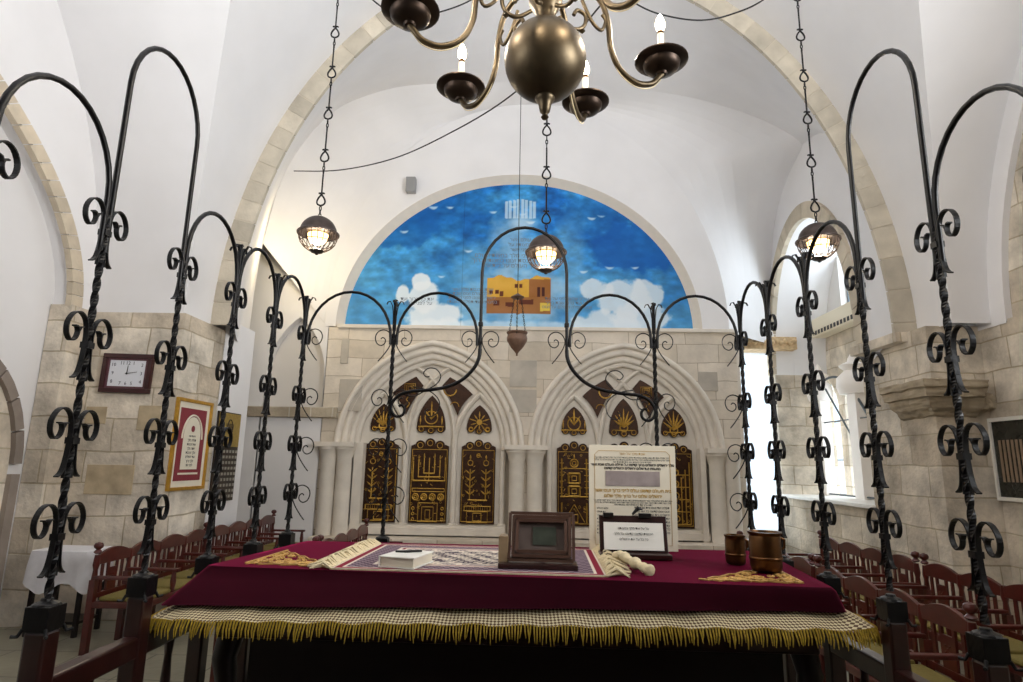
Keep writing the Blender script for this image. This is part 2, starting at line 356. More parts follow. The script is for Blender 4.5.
# left pier, white wall behind it
m=MB(); m.bx(-5.4,-3.70,6.4,7.3,0,SP); m.bx(-3.78,-3.70,7.3,7.32,0,SP)
struct(m.build('wall_left_pier',M_STONE))
pb_=MB()
for (x,z,w,h) in [(-4.28,1.36,.50,.30),(-4.52,2.02,.22,.18),(-3.95,2.0,.24,.26)]: pb_.box((x,6.397,z),(w,.012,h))
struct(pb_.build('wall_left_patches',mat('tan_block',(190,172,142),.9,noise=.25,nscale=7,bump=.5),bevel=.004))
struct(MB().bx(-4.95,-4.72,6.08,6.4,0,SP).build('wall_left_jamb',M_STONE))
struct(MB().bx(-4.4,-3.70,7.3,8.12,0,3.3).build('wall_left_reveal',M_WHITE))
# left wall of front bay
m=MB(); lat=ell(0,SP,6.12,2.75,60); 
hi=[(y,max(z,SP+HO*math.sqrt(max(0,1-(y/BY)**2)))) for y,z in lat]
m.band([(-4.75,y,z) for y,z in lat],[(-4.75,y,z+.4) for y,z in hi]); m.band([(-4.75,y,z) for y,z in lat],[(-4.97,y,z) for y,z in lat])
A=ell(0,SP,6.12,2.75,60)
m.add([(-4.75,6.12,SP-.02),(-4.75,6.55,SP-.02),(-4.75,6.55,SP+2),(-4.75,6.12,SP+2)],[(0,1,2,3)])
struct(m.build('wall_left_lunette',M_WHITE,smooth=30))
struct(MB().bx(-5.2,-4.96,-7,6.2,0,6.3).build('wall_left',M_WHITE))
yo=ell(0,SP-.02,6.24,2.86,130); yi=ell(0,SP-.02,6.08,2.70,130)
voussoirs('trim_4',yi,yo,lambda p,d:(d,p[0],p[1]),-4.735,-4.80,base=(206,192,170),sub=2,seed=5)
# small arched stone doorway at the far left
si=[(4.34,0)]+[(y,z) for y,z in ell(5.12,1.5,.78,1.0,20)]+[(5.90,0)]
so_=[(4.24,0)]+[(y,z) for y,z in ell(5.12,1.5,.88,1.1,20)]+[(6.0,0)]
voussoirs('trim_5',si,so_,lambda p,d:(d,p[0],p[1]),-4.9,-4.97,base=(150,138,128),sub=2,seed=8)
struct(MB().prism([(y,z) for y,z in si],'YZ',-4.962,-4.95).build('door_1',M_STONE))
struct(MB().bx(-4.955,-4.93,4.4,5.62,0,1.75).build('door_2',mat('plum_door',(64,34,50),.6,noise=.2)))
# right pier and right stone wall of the front bay
m=MB(); m.bx(4.37,5.2,6.6,7.92,0,SP+.01); m.bx(4.24,4.5,6.93,7.93,SP-.10,SP+.012); struct(m.build('wall_right_pier',M_STONE))
m=MB(); m.bx(4.94,5.3,-7,6.62,0,SP); struct(m.build('wall_right',M_STONE))
# stone lunette on the right, white band around it
m=MB(); rl=ell(0,SP-.02,6.2,4.9,60); m.prism(rl,'YZ',5.0,5.3); struct(m.build('wall_right_lunette',M_STONE))
m=MB(); hi=[(y,SP+HO*math.sqrt(max(0,1-(y/BY)**2))+.4) for y,z in rl]
m.band([(4.93,y,z) for y,z in rl],[(4.93,y,z) for y,z in hi]); m.band([(4.93,y,z) for y,z in rl],[(5.02,y,z) for y,z in rl])
m.add([(4.93,6.2,SP-.04),(4.93,6.62,SP-.04),(4.93,6.62,SP+2),(4.93,6.2,SP+2)],[(0,1,2,3)])
struct(m.build('wall_right_band',M_WHITE,smooth=30))
# broken carved corbel on the right pier
prof=[(0,.0),(.05,.02),(.07,.05),(.15,.09),(.19,.15),(.2,.2),(.26,.2),(.27,.23),(.27,.29),(.31,.3),(.32,.37),(0,.4)]
m=MB()
path=[Vector((4.37,7.15)),Vector((4.37,6.6)),Vector((4.78,6.6))]
nrm=[Vector((-1,0)),Vector((-1,-1)),Vector((0,-1))]
vs=[]
for p,nn in zip(path,nrm):
    for d,z in prof: q=p+nn*d*.8; vs.append((q.x,q.y,2.16+z))
k=len(prof); m.add(vs,[(i*k+j,i*k+j+1,i*k+k+j+1,i*k+k+j) for i in range(2) for j in range(k-1)]+[tuple(range(k)),tuple(2*k+j for j in range(k))[::-1]])
for q in range(7):
    m.lathe([(0,-.07),(.06,-.05),(.075,0),(.05,.06),(0,.07)],(4.72+.05*q,6.55,2.32+.03*sin(q*2)),8)
cb=struct(m.build('trim_6',M_CORBEL)); md=cb.modifiers.new('sub','SUBSURF'); md.subdivision_type='SIMPLE'; md.levels=md.render_levels=3; tx_=bpy.data.textures.new('weathering','CLOUDS'); tx_.noise_scale=.09; md=cb.modifiers.new('wear','DISPLACE'); md.texture=tx_; md.strength=.055; md.mid_level=.5
# right wall of back bay with arched window bay
m=MB(); W0,W1,WS,WH=7.94,10.72,3.2,2.3; wc=(W0+W1)/2; wa=(W1-W0)/2
arch=ell(wc,WS,wa,WH,40)
ribc=crom([(7.8,5.6,0),(7.95,6.1,0),(8.2,6.4,0),(8.6,6.65,0),(9.05,6.72,0),(9.8,6.42,0),(10.35,5.85,0),(10.62,4.9,0),(10.72,3.72,0)],5)
top=resample(ribc,40); m.band([(4.4,y,z) for y,z in arch],[(4.4,p.x,p.y) for p in top])
m.band([(4.4,y,z) for y,z in arch],[(5.3,y,z) for y,z in arch])
m.bx(4.385,4.43,7.02,7.95,SP+.01,5.9)
struct(m.build('wall_right_window_bay',M_WHITE,smooth=40))
ao=ell(wc,WS,wa+.2,WH+.24,60); ai=ell(wc,WS,wa-.02,WH-.02,60)
voussoirs('trim_7',ai,ao,lambda p,d:(d,p[0],p[1]),4.345,4.42,base=(204,192,172),sub=2,seed=11)
struct(MB().bx(4.4,5.3,W0,W1,0,1.12).build('wall_right_parapet',M_STONE))
struct(MB().bx(4.33,5.3,W0-.03,W1,1.12,1.17).build('window_1_sill',M_MARBLE,bevel=.008))
struct(MB().bx(4.4,5.35,W1,W1+.2,0,5.6).build('wall_back_jamb',M_STONE))
struct(MB().prism([(4.74,3.22)]+[(x,z) for x,z in ell(4.92,4.6,.18,.35,10)]+[(5.10,3.22)],'XZ',W1-.012,W1+.1).build('wall_back_niche',M_WHITE))
# outer window wall at X=5.3 .. with real openings
XW=5.3
def yz_wall_open(mb,y0,y1,z0,z1,x0,x1): mb.bx(x0,x1,y0,y1,z0,z1)
m=MB(); yz_wall_open(m,W0,9.5,1.17,3.9,XW,XW+.25)           # near return
lan=[(9.55,10.22),(10.42,11.1)]
m.bx(XW,XW+.25,9.5,11.1,3.46,3.9); m.bx(XW,XW+.25,10.22,10.42,1.17,3.46)
m.bx(XW,XW+.25,11.1,11.6,1.17,3.9)
for a,b in lan:
    pc=pointed((a+b)/2,2.55,(b-a)/2,.62); pl=[(a,3.46)]+pc+[(b,3.46)]
    A_=[(XW,y,z) for y,z in pc]; B_=[(XW,y,3.46) for y,z in pc]; m.band(A_,B_)
    m.band([(XW,y,z) for y,z in pc],[(XW+.25,y,z) for y,z in pc])

struct(m.build('wall_right_outer',M_STONE))
m=MB(); m.bx(XW,XW+.25,10.05,11.6,3.9,6.2); m.bx(XW,XW+.25,7.9,10.05,5.45,6.2); m.bx(XW,XW+.25,7.9,10.05,3.9,4.24); m.bx(XW,XW+.25,7.9,8.05,4.24,5.45)
struct(m.build('wall_right_upper',M_GREY))
def window(name,a,b,z0,z1,pt=True):
    e=bpy.data.objects.new(name,None); C.objects.link(e); e['kind']='structure'
    c=(a+b)/2; w=(b-a)/2-.01
    mb=MB(); pth=([(XW+.12,c-w,z0)]+[(XW+.12,y,z) for y,z in (pointed(c,2.55,w,.6) if pt else [(c-w,z1),(c+w,z1)])]+[(XW+.12,c+w,z0)])
    mb.tube(pth,.022,6,closed=True)
    for zz in ([1.75,2.4] if pt else []): mb.tube([(XW+.12,c-w,zz),(XW+.12,c+w,zz)],.010,6)
    mb.build('window_frame',M_ALU,e)
    g=MB(); g.prism([(p[1],p[2]) for p in pth],'YZ',XW+.115,XW+.125); g.build('pane',M_GLASS,e)
window('window_2',lan[0][0],lan[0][1],1.18,0); window('window_3',lan[1][0],lan[1][1],1.18,0); window('window_4',8.05,10.04,4.25,5.44,False)
# open casement sash leaning inwards
sash=tag(bpy.data.objects.new('casement_sash',None),'grey metal arched window sash with a diagonal bar standing above the marble sill','window sash'); C.objects.link(sash); sash.location=(5.27,10.4,1.2)
def atx(x,y,X):
    dd=r2*((x-511.5)/CF)+u2*((341-y)/CF)+fw; t=X/dd.x; return Vector((X,dd.y*t,1.6+dd.z*t))
sash.location=(5.0,0,0); sh=lambda x,y:(0,atx(x,y,5.0).y,atx(x,y,5.0).z)
mb=MB(); j0=sh(821,395); j1=sh(869,417)
mb.tube([(0,j0[1],1.2)]+[tuple(v) for v in crom([j0,sh(824,381),sh(836,377),sh(848,385),sh(859,400),j1],4)]+[(0,j1[1]-.05,1.2)],.020,6,closed=True)
mb.tube([sh(825.5,389),sh(859,449)],.016,6); mb.tube([sh(822,423),sh(868,417)],.010,6); mb.build('sash_frame',M_ALU,sash)
# marble finials crowning the mullions (stone carvings)
for q,(yy,zz,s) in enumerate([(10.46,3.02,1.0),(9.35,3.02,1.25)]):
    m=MB(); m.lathe([(.17*s,0),(.2*s,.1),(.19*s,.25),(.1*s,.36),(.14*s,.4),(.16*s,.44),(.06*s,.5),(.05*s,.55),(.02,.62),(0,.64)],(5.02,yy,zz-.3),14)
    m.bx(4.95,5.12,yy-.12,yy+.12,1.17,zz-.3)
    tag(m.build('carved_finial',mat('pale_marble',(250,244,238),.6),smooth=50),['white carved finial column in the window bay, the far smaller one','white carved finial column in the window bay, the near taller one'][q],'finial','white carved finials in the window bay')
# air conditioner under the upper window
ac=thing('air_conditioner','ivory wall air conditioner with dark vent below the upper right window','air conditioner',(5.17,9.70,3.98))
MB().box((0,0,.03),(.25,1.92,.32)).build('housing',M_AC,ac,bevel=.02)
MB().box((-.127,0,-.07),(.01,1.7,.07)).build('vent',M_BLACK,ac)
mb=MB()
for k in range(16): mb.box((-.134,-.80+k*.107,-.07),(.008,.022,.075))
mb.build('vent_louvres',M_AC,ac)
# deep passage right of the ark wall
struct(MB().bx(3.3,4.42,10.92,11.1,0,.55).build('wall_back_low',M_WHITE)); 
struct(MB().bx(3.2,3.62,10.9,11.1,0,3.8).build('wall_back_passage_left',M_WHITE)); struct(MB().bx(3.2,4.8,10.9,11.1,3.62,5).build('wall_back_passage_top',M_WHITE))
e=bpy.data.objects.new('window_5',None); C.objects.link(e); e['kind']='structure'
MB().bx(3.6,4.42,10.97,10.99,.5,3.64).build('pane',M_GLASS,e)
mb=MB(); mb.tube([(3.63,10.96,.56),(3.63,10.96,3.6),(4.4,10.96,3.6),(4.4,10.96,.56)],.02,6,closed=True); mb.build('window_frame',M_BOARD,e)
# carved lintel fragment
lt=MB(); lt.bx(3.5,4.72,10.5,10.9,3.62,3.84)
for k in range(16): lt.lathe([(0,-.05),(.04,-.03),(.055,0),(.04,.03),(0,.05)],(3.54+k*.075,10.49,3.73+.03*(k%2)),8)
struct(lt.build('trim_8',mat('carved_sandstone',(206,178,138),.9,noise=.3,nscale=14,bump=.8),bevel=.008))
struct(MB().bx(3.31,3.36,9.5,10.9,0,3.7).build('wall_back_return',M_CREAM))
# white frontal wall left of the ark wall, with blind niche and string course
m=MB(); nc=pointed(-3.62,2.9,.46,.95,12)
m.bx(-5.4,-4.1,9.5,9.7,0,5.6);
m.bx(-4.12,-3.14,9.5,9.7,0,2.28)
m.band([(-4.1,9.5,2.28)]+[(x,9.5,z) for x,z in nc]+[(-3.14,9.5,2.28)],[(-4.1,9.5,5.5)]+[(-4.1+.96*i/(len(nc)-1),9.5,5.5-1.6*i/(len(nc)-1)) for i in range(len(nc))]+[(-3.14,9.5,3.9)])
m.band([(x,9.5,z) for x,z in [(-4.08,2.28)]+nc+[(-3.16,2.28)]],[(x,9.66,z) for x,z in [(-4.08,2.28)]+nc+[(-3.16,2.28)]])
struct(m.build('wall_back_left',M_WHITE))
struct(MB().bx(-4.2,-3.05,9.66,9.7,2.2,4.2).build('wall_back_niche_back',M_GREY))
struct(MB().bx(-4.35,-2.9,9.42,9.52,2.24,2.4).build('trim_9',M_RING,bevel=.006))

# ------------------------------------------------------------------ ark wall
AX0,AX1=-2.9,3.31; WY=9.5
arches=[(-1.46,1.40),(1.56,1.43)]; AZ0,AH=1.80,1.62
m=MB()
def over(cx,w,x0,x1,ztop):
    pc=pointed(cx,AZ0,w,AH,18)
    pts=[(x0,AZ0)]+pc+[(x1,AZ0)]; 
    topx=[x0]+[x0+(x1-x0)*i/(len(pc)-1) for i in range(len(pc))]+[x1]
    m.band([(x,WY,z) for x,z in pts],[(x,WY,ztop) for x in topx])
over(arches[0][0],1.40,AX0,.04,3.69); over(arches[1][0],1.43,.04,AX1,3.69)
m.bx(AX0-.25,AX0+.04,WY,WY+.4,0,AZ0); m.bx(-.06,.13,WY,WY+.4,0,AZ0); m.bx(2.99,AX1,WY,WY+.4,0,AZ0)
m.bx(AX0-.25,AX0,WY,WY+.4,AZ0,3.69)
m.bx(AX0-.25,AX1,WY,WY+.4,0,.52)
m.add([(AX0,WY,3.69),(AX1,WY,3.69),(AX1,WY+.3,3.69),(AX0,WY+.3,3.69)],[(0,1,2,3)])
struct(m.build('wall_back',M_ARK))
struct(MB().bx(AX0-.1,AX1+.03,WY-.05,WY+.16,3.67,3.73).build('trim_10',M_CREAM,bevel=.01))
# grey patched blocks
m=MB()
for (x,z,w,h) in [(-.02,2.98,.42,.42),(-.02,2.55,.42,.36),(-2.72,2.6,.36,.5),(2.85,2.9,.3,.3),(-2.86,3.3,.12,.4)]: m.box((x,WY-.004,z),(w,.02,h))
struct(m.build('trim_11',mat('grey_limestone_block',(188,180,168),.9,noise=.15,nscale=5,bump=.4),bevel=.004))
for q,(cx,w) in enumerate(arches):
    # nested mouldings stepping back
    m=MB()
    for k,(dw,dy,r) in enumerate([(0.03,-.02,.045),(-.07,.04,.055),(-.17,.10,.05),(-.25,.15,.045)]):
        pc=pointed(cx,AZ0,w+dw,AH+dw,20); m.tube([(x,WY+dy,z) for x,z in pc],r,8)
    pcs=[pointed(cx,AZ0,w-d_,AH-d_,20) for d_ in (0,.10,.20,.29)]
    for k in range(3): m.band([(x,WY+.05*k,z) for x,z in pcs[k]],[(x,WY+.05*(k+1),z) for x,z in pcs[k+1]])
    struct(m.build('trim_%d'%(12+q),M_CREAM,smooth=50))
    # tympanum back wall
    m=MB(); pb=pointed(cx,AZ0,w-.24,AH-.24,20); m.prism([(cx-w+.24,.5)]+pb+[(cx+w-.24,.5)],'XZ',WY+.20,WY+.3)
    struct(m.build('wall_back_tympanum',M_CREAM))
    # tracery ribs: three lancets and the kite framing
    m=MB(); s=.76*w/1.4; ly=WY+.17
    zc=1.93
    for dx,hh in((-s,.78),(s,.78)):
        lp=pointed(cx+dx,zc-.05,s*.5,hh,14); m.tube([(x,ly,z) for x,z in lp],.045,8)
        m.tube([(x,ly-.035,z) for x,z in lp],.018,6)
    # big side ribs rising to the crown
    for sg in(-1,1):
        m.tube([tuple(p) for p in crom([(cx+sg*s*.5,ly,1.9),(cx+sg*.345,ly,2.2),(cx+sg*.25,ly,2.52),(cx+sg*.03,ly,2.84),(cx-sg*.17,ly,3.02),(cx-sg*.36,ly,3.12)],6)],.036,8)
        m.tube([tuple(p) for p in crom([(cx+sg*s*.5,ly-.035,1.9),(cx+sg*.345,ly-.035,2.2),(cx+sg*.25,ly-.035,2.52),(cx+sg*.03,ly-.035,2.84),(cx-sg*.17,ly-.035,3.02),(cx-sg*.36,ly-.035,3.12)],6)],.015,6)
    for dx in(-1.5,-.5,.5,1.5):
        m.tube([(cx+dx*s,ly,.66),(cx+dx*s,ly,1.95)],.048,10); m.lathe([(.075,0),(.075,.04),(.05,.07)],(cx+dx*s,ly,.62),12)
    m.bx(cx-w+.2,cx+w-.2,WY+.0,WY+.24,.5,.62); m.bx(cx-w+.2,cx+w-.2,WY+.05,WY+.24,.62,.66)
    struct(m.build('trim_%d'%(14+q),M_CREAM,smooth=50))
# engaged columns with capitals
m=MB()
for cx in (-2.98,-2.74,-.10,.17,2.92,3.14):
    m.lathe([(.15,0),(.15,.1),(.12,.14),(.115,1.62),(.13,1.66),(.15,1.74),(.17,1.76),(.17,1.84)],(cx,WY-.02,0),18)
m.bx(-3.18,-2.56,WY-.2,WY+.1,1.8,1.87); m.bx(-.28,.36,WY-.2,WY+.1,1.8,1.87); m.bx(2.74,3.33,WY-.2,WY+.1,1.8,1.87)
m.bx(-2.6,-2.56+.1,WY-.02,WY+.2,0,1.87); m.bx(2.68,2.76,WY-.02,WY+.2,0,1.87)
struct(m.build('trim_16',M_CREAM,smooth=40))
struct(MB().bx(-3.1,3.3,WY-.35,WY,0,.5).build('trim_17',M_ARK,bevel=.01))

# gilt bronze panels
DY=WY+.165
def relief(kind,cx,z0,w,h,y):
    m=MB(); t=.007
    def bar(x0,z0_,x1,z1_,ww=.012):
        m.tube([(x0,y,z0_),(x1,y,z1_)],ww*.6,5)
    def ring(x,z,r,rr=.007,n=14): m.tube([(x+r*cos(a),y,z+r*sin(a)) for a in [2*PI*k/n for k in range(n)]],rr,5,closed=True)
    def leaf(x,z,a,l,ww=.016): m.tube([(x,y,z),(x+cos(a)*l*.5,y,z+sin(a)*l*.5),(x+cos(a)*l,y,z+sin(a)*l)],[.004,ww,.003],6)
    def rect(x,z,a,b,ww=.012): 
        bar(x-a,z-b,x+a,z-b,ww);bar(x-a,z+b,x+a,z+b,ww);bar(x-a,z-b,x-a,z+b,ww);bar(x+a,z-b,x+a,z+b,ww)
    L=cx-w/2; R=cx+w/2; T=z0+h
    if kind in('menorah','trees','tablets','gate'):
        rect(cx,z0+h*.5,w*.46,h*.47,.008)
    if kind=='menorah':
        for k,hh in((.42,.0),(.28,.05),(.14,.1)):
            for sg in(-1,1): bar(cx+sg*w*k,T-.30*h-.0-k*.35*h,cx+sg*w*k,T-.12*h-k*.16*h,.016); leaf(cx+sg*w*k,T-.12*h-k*.16*h,PI/2,.07,.011)
            bar(cx-w*k,T-.30*h-k*.35*h,cx+w*k,T-.30*h-k*.35*h,.022)
        bar(cx,T-.46*h,cx,T-.14*h,.014)
        rect(cx,z0+.43*h,w*.42,h*.02,.012)
        for k in range(4): ring(cx+(k-1.5)*w*.22,z0+.34*h,.045,.012); ring(cx+(k-1.5)*w*.22,z0+.34*h,.02,.008)
        rect(cx,z0+.14*h,w*.25,h*.12); rect(cx,z0+.12*h,w*.15,h*.09,.01); rect(cx,z0+.11*h,w*.06,h*.06,.01)
        for sg in(-1,1): 
            for k in range(3): ring(cx+sg*w*.38,z0+(.05+.07*k)*h,.02,.007)
    if kind=='trees':
        for sg in(-1,1):
            x=cx+sg*w*.23; bar(x,z0+.32*h,x,z0+.72*h,.016)
            for k in range(4):
                for s2 in(-1,1): leaf(x,z0+(.38+.09*k)*h,PI/2-s2*.85,.10,.014)
            ring(x,z0+.80*h,.04,.007); leaf(x,z0+.84*h,PI/2,.08)
        bar(cx-w*.28,z0+.31*h,cx+w*.28,z0+.31*h,.02); rect(cx,z0+.2*h,w*.38,h*.03,.012)
        for k in range(12): bar(cx-w*.36+k*w*.065,z0+.22*h,cx-w*.36+k*w*.065,z0+.18*h,.008)
        rect(cx,z0+.09*h,w*.12,h*.05); rect(cx,z0+.09*h,w*.3,h*.07,.009)
        ring(cx,T-.1*h,.028); bar(cx-.03,T-.1*h,cx+.03,T-.1*h)
    if kind=='tablets':
        for k in(.62,.45): rect(cx,z0+k*h,w*.16,h*.065,.026); rect(cx,z0+k*h,w*.07,h*.03,.012)
        for sg in(-1,1):
            bar(cx+sg*w*.36,z0+.38*h,cx+sg*w*.36,z0+.88*h,.02)
            for k in range(6): bar(cx+sg*w*.30,z0+(.42+.08*k)*h,cx+sg*w*.42,z0+(.42+.08*k)*h,.012)
        ring(cx,z0+.82*h,.06,.012); ring(cx,z0+.82*h,.03,.008); leaf(cx,z0+.86*h,PI/2,.1)
        bar(cx-w*.38,z0+.75*h,cx+w*.38,z0+.75*h,.012); bar(cx-w*.4,z0+.38*h,cx+w*.4,z0+.38*h,.02)
        for sg in(-1,1): bar(cx+sg*w*.3,z0+.05*h,cx,z0+.28*h,.012); bar(cx+sg*w*.36,z0+.04*h,cx+sg*w*.36,z0+.3*h,.02)
        rect(cx,z0+.1*h,w*.1,h*.05)
    if kind=='gate':
        for k in range(3):
            for sg in(-1,1): bar(cx+sg*w*(.4-.12*k),z0+.05*h,cx+sg*w*(.4-.12*k),z0+(.86-.1*k)*h,.016)
        for k in range(5): ring(cx,z0+(.12+.15*k)*h,.045,.01); bar(cx-w*.4,z0+(.05+.16*k)*h,cx+w*.4,z0+(.05+.16*k)*h,.012)
    if kind in('menorah','trees','tablets','gate'):
        r_=random.Random(int(cx*100)+7)
        for k in range(46):
            x=cx+r_.uniform(-.44,.44)*w; z=z0+r_.uniform(.04,.94)*h
            if k%3: leaf(x,z,r_.uniform(0,6.28),r_.uniform(.03,.06),.006)
            else: ring(x,z,r_.uniform(.010,.018),.0035,8)
    if kind=='flame':
        ring(cx,z0+.42*h,.10,.010,18); leaf(cx,z0+.35*h,PI/2,.22,.022); 
        for s2 in(-1,1): leaf(cx,z0+.36*h,PI/2+s2*.6,.17,.018); leaf(cx+s2*.17,z0+.2*h,PI/2,.14,.014)
        bar(cx-.2,z0+.14*h,cx+.2,z0+.14*h,.02); leaf(cx,z0+.66*h,PI/2,.14,.014)
    if kind=='sunflower':
        m.lathe([(0,-.012),(.035,-.01),(.045,0),(0,.0)],(cx,y,z0+.42*h),14,axis='Y')
        for k in range(10): a=2*PI*k/10+PI/2; leaf(cx+.05*cos(a),z0+.42*h+.05*sin(a),a,.09 if k%2 else .12,.013)
        for s2 in(-1,1): ring(cx+s2*.13,z0+.12*h,.03,.008)
    if kind=='bouquet':
        for k in range(7): a=PI/2+(k-3)*.3; leaf(cx,z0+.2*h,a,.30-.03*abs(k-3),.018)
        ring(cx,z0+.2*h,.06,.011); bar(cx-.14,z0+.12*h,cx+.14,z0+.12*h,.016)
    return m
def scallop_top(cx,z0,w,h,lobes=3):
    P=[(cx-w/2,z0),(cx+w/2,z0),(cx+w/2,z0+h-.10)]
    P+=[(cx+w*.40,z0+h-.075)]
    r=w*.13
    for k,(ox,oz) in enumerate([(.26,-.035),(0,0),(-.26,-.035)]):
        for j in range(9):
            a=-.25+(PI+.5)*j/8; P.append((cx+ox*w+r*cos(a),z0+h-.055+oz+r*sin(a)))
    P+=[(cx-w*.40,z0+h-.075),(cx-w/2,z0+h-.10)]
    return P
def panel(name,label,cat,poly,kind,cx,z0,w,h,group,rings=None):
    t=thing(name,label,cat,(0,0,0),0,group); MB().prism(poly,'XZ',DY-.01,DY+.03).build('plate',M_DOOR,t)
    m=relief(kind,cx,z0,w,h,DY-.014)
    for (x,z,r) in rings or []: m.tube([(x+r*cos(a),DY-.014,z+r*sin(a)) for a in [2*PI*k/12 for k in range(12)]],.006,5,closed=True)
    m.build('gilt_relief',M_GOLDREL,t,smooth=60); return t
kindsL=['trees','menorah','trees']; kindsR=['tablets','menorah','gate']
namesT=['leftmost door, twin plants, in the left pointed arch','middle door, menorah of lamps, in the left pointed arch','right-hand door, twin plants and gate, in the left pointed arch','leftmost door, two square tablets, in the right pointed arch','middle door in the right pointed arch, mostly behind the text board','rightmost door, ladder pattern, in the right pointed arch']
q=0
for ai_,(cx,w) in enumerate(arches):
    s=.76*w/1.4
    for j,dx in enumerate((-s,0,s)):
        ww=.53 if j!=1 else .59; hh=1.26; zz=.68
        lab='dark bronze scallop-topped '+namesT[q]
        r=ww*.13; rg=[(cx+dx+ox*ww,zz+hh-.055+oz,r*.55) for ox,oz in((.26,-.035),(0,0),(-.26,-.035))]
        panel('ark_door',lab,'ark door',scallop_top(cx+dx,zz,ww,hh),(kindsL,kindsR)[ai_][j],cx+dx,zz,ww,hh-.12,'bronze ark doors',rg)
        # triangular panel above, scallops at the foot
        tw=.39 if j!=1 else .45; tz=2.13; th=.36 if j!=1 else .50
        pt=pointed(cx+dx,tz,tw/2,th,8); P=pt[:]
        for (ox,oz) in [(.34,-.01),(0,-.03),(-.34,-.01)]:
            for k2 in range(8):
                a=.2-(PI+.4)*k2/7; P.append((cx+dx+ox*tw+tw*.17*cos(a),tz+oz+tw*.17*sin(a)))
        panel('tracery_panel',['dark gilt arrowhead panel of fanned leaves above the leftmost door, left arch','dark gilt arrowhead panel with a flame, left arch centre','dark gilt arrowhead panel with a sunflower, left arch right side','dark gilt arrowhead panel of leaves above the tablets door','dark gilt arrowhead panel with a bouquet, right arch centre','dark gilt arrowhead panel above the rightmost door'][q],'ornament panel',P,['bouquet','flame','sunflower','flame','bouquet','bouquet'][q],cx+dx,tz-.06,tw,th,'arrowhead panels above the doors',[(cx+dx+ox*tw,tz+oz-.02,tw*.08) for ox,oz in[(.34,-.01),(0,-.03),(-.34,-.01)]])
        q+=1
    for sg in(-1,1):
        K=[(cx+sg*.64,2.66),(cx+sg*.27,2.93),(cx+sg*.15,2.79),(cx+sg*.41,2.32)]
        # curved edges
        P=[]
        for a in range(4):
            p0=Vector(K[a]);p1=Vector(K[(a+1)%4]); mid=(p0+p1)/2; c0=Vector((cx+sg*.31,2.62)); bow=[.02,0,-.02,-.03][a]
            for j in range(5):
                t=j/5; p=p0.lerp(p1,t)+(mid-c0).normalized()*bow*4*t*(1-t); P.append((p.x,p.y))
        t_=thing('kite_panel','dark gilt kite-shaped panel, %s side of the %s arch head'%(('left','right')[sg>0],('left','right')[ai_]),'ornament panel',(0,0,0),0,'kite-shaped panels in the arch heads')
        MB().prism(P,'XZ',DY-.01,DY+.03).build('plate',M_DOOR,t_)
        m=MB(); kx,kz=cx+sg*.36,2.68
        if (sg<0)^(ai_==1):
            for r_ in(.05,.09,.13): 
                m.tube([(kx-sg*0+r_*(cos(a)-.0)*.9-sg*.0,DY-.014,kz+.06+r_*sin(a)*.8) for a in [PI/4+PI/2*k for k in range(4)]],.008,5,closed=True)
            m.tube([tuple(p) for p in crom([(kx,DY-.014,kz-.06),(kx+sg*.05,DY-.014,kz-.12),(kx,DY-.014,kz-.18),(kx+sg*.04,DY-.014,kz-.25)],4)],.009,5)
        else:
            m.tube([(kx-sg*.08+.10*cos(a),DY-.014,kz+.05+.10*sin(a)) for a in [PI*.8+PI*1.2*k/10 for k in range(11)]],.012,5)
            m.lathe([(0,-.01),(.04,-.008),(.045,0)],(kx+sg*.1,DY-.008,kz-.05),12,axis='Y'); m.tube([(kx+.07*cos(a),DY-.014,kz-.22+.07*sin(a)) for a in [PI*k/6 for k in range(7)]],.008,5)
        m.build('gilt_relief',M_GOLDREL,t_,smooth=60)

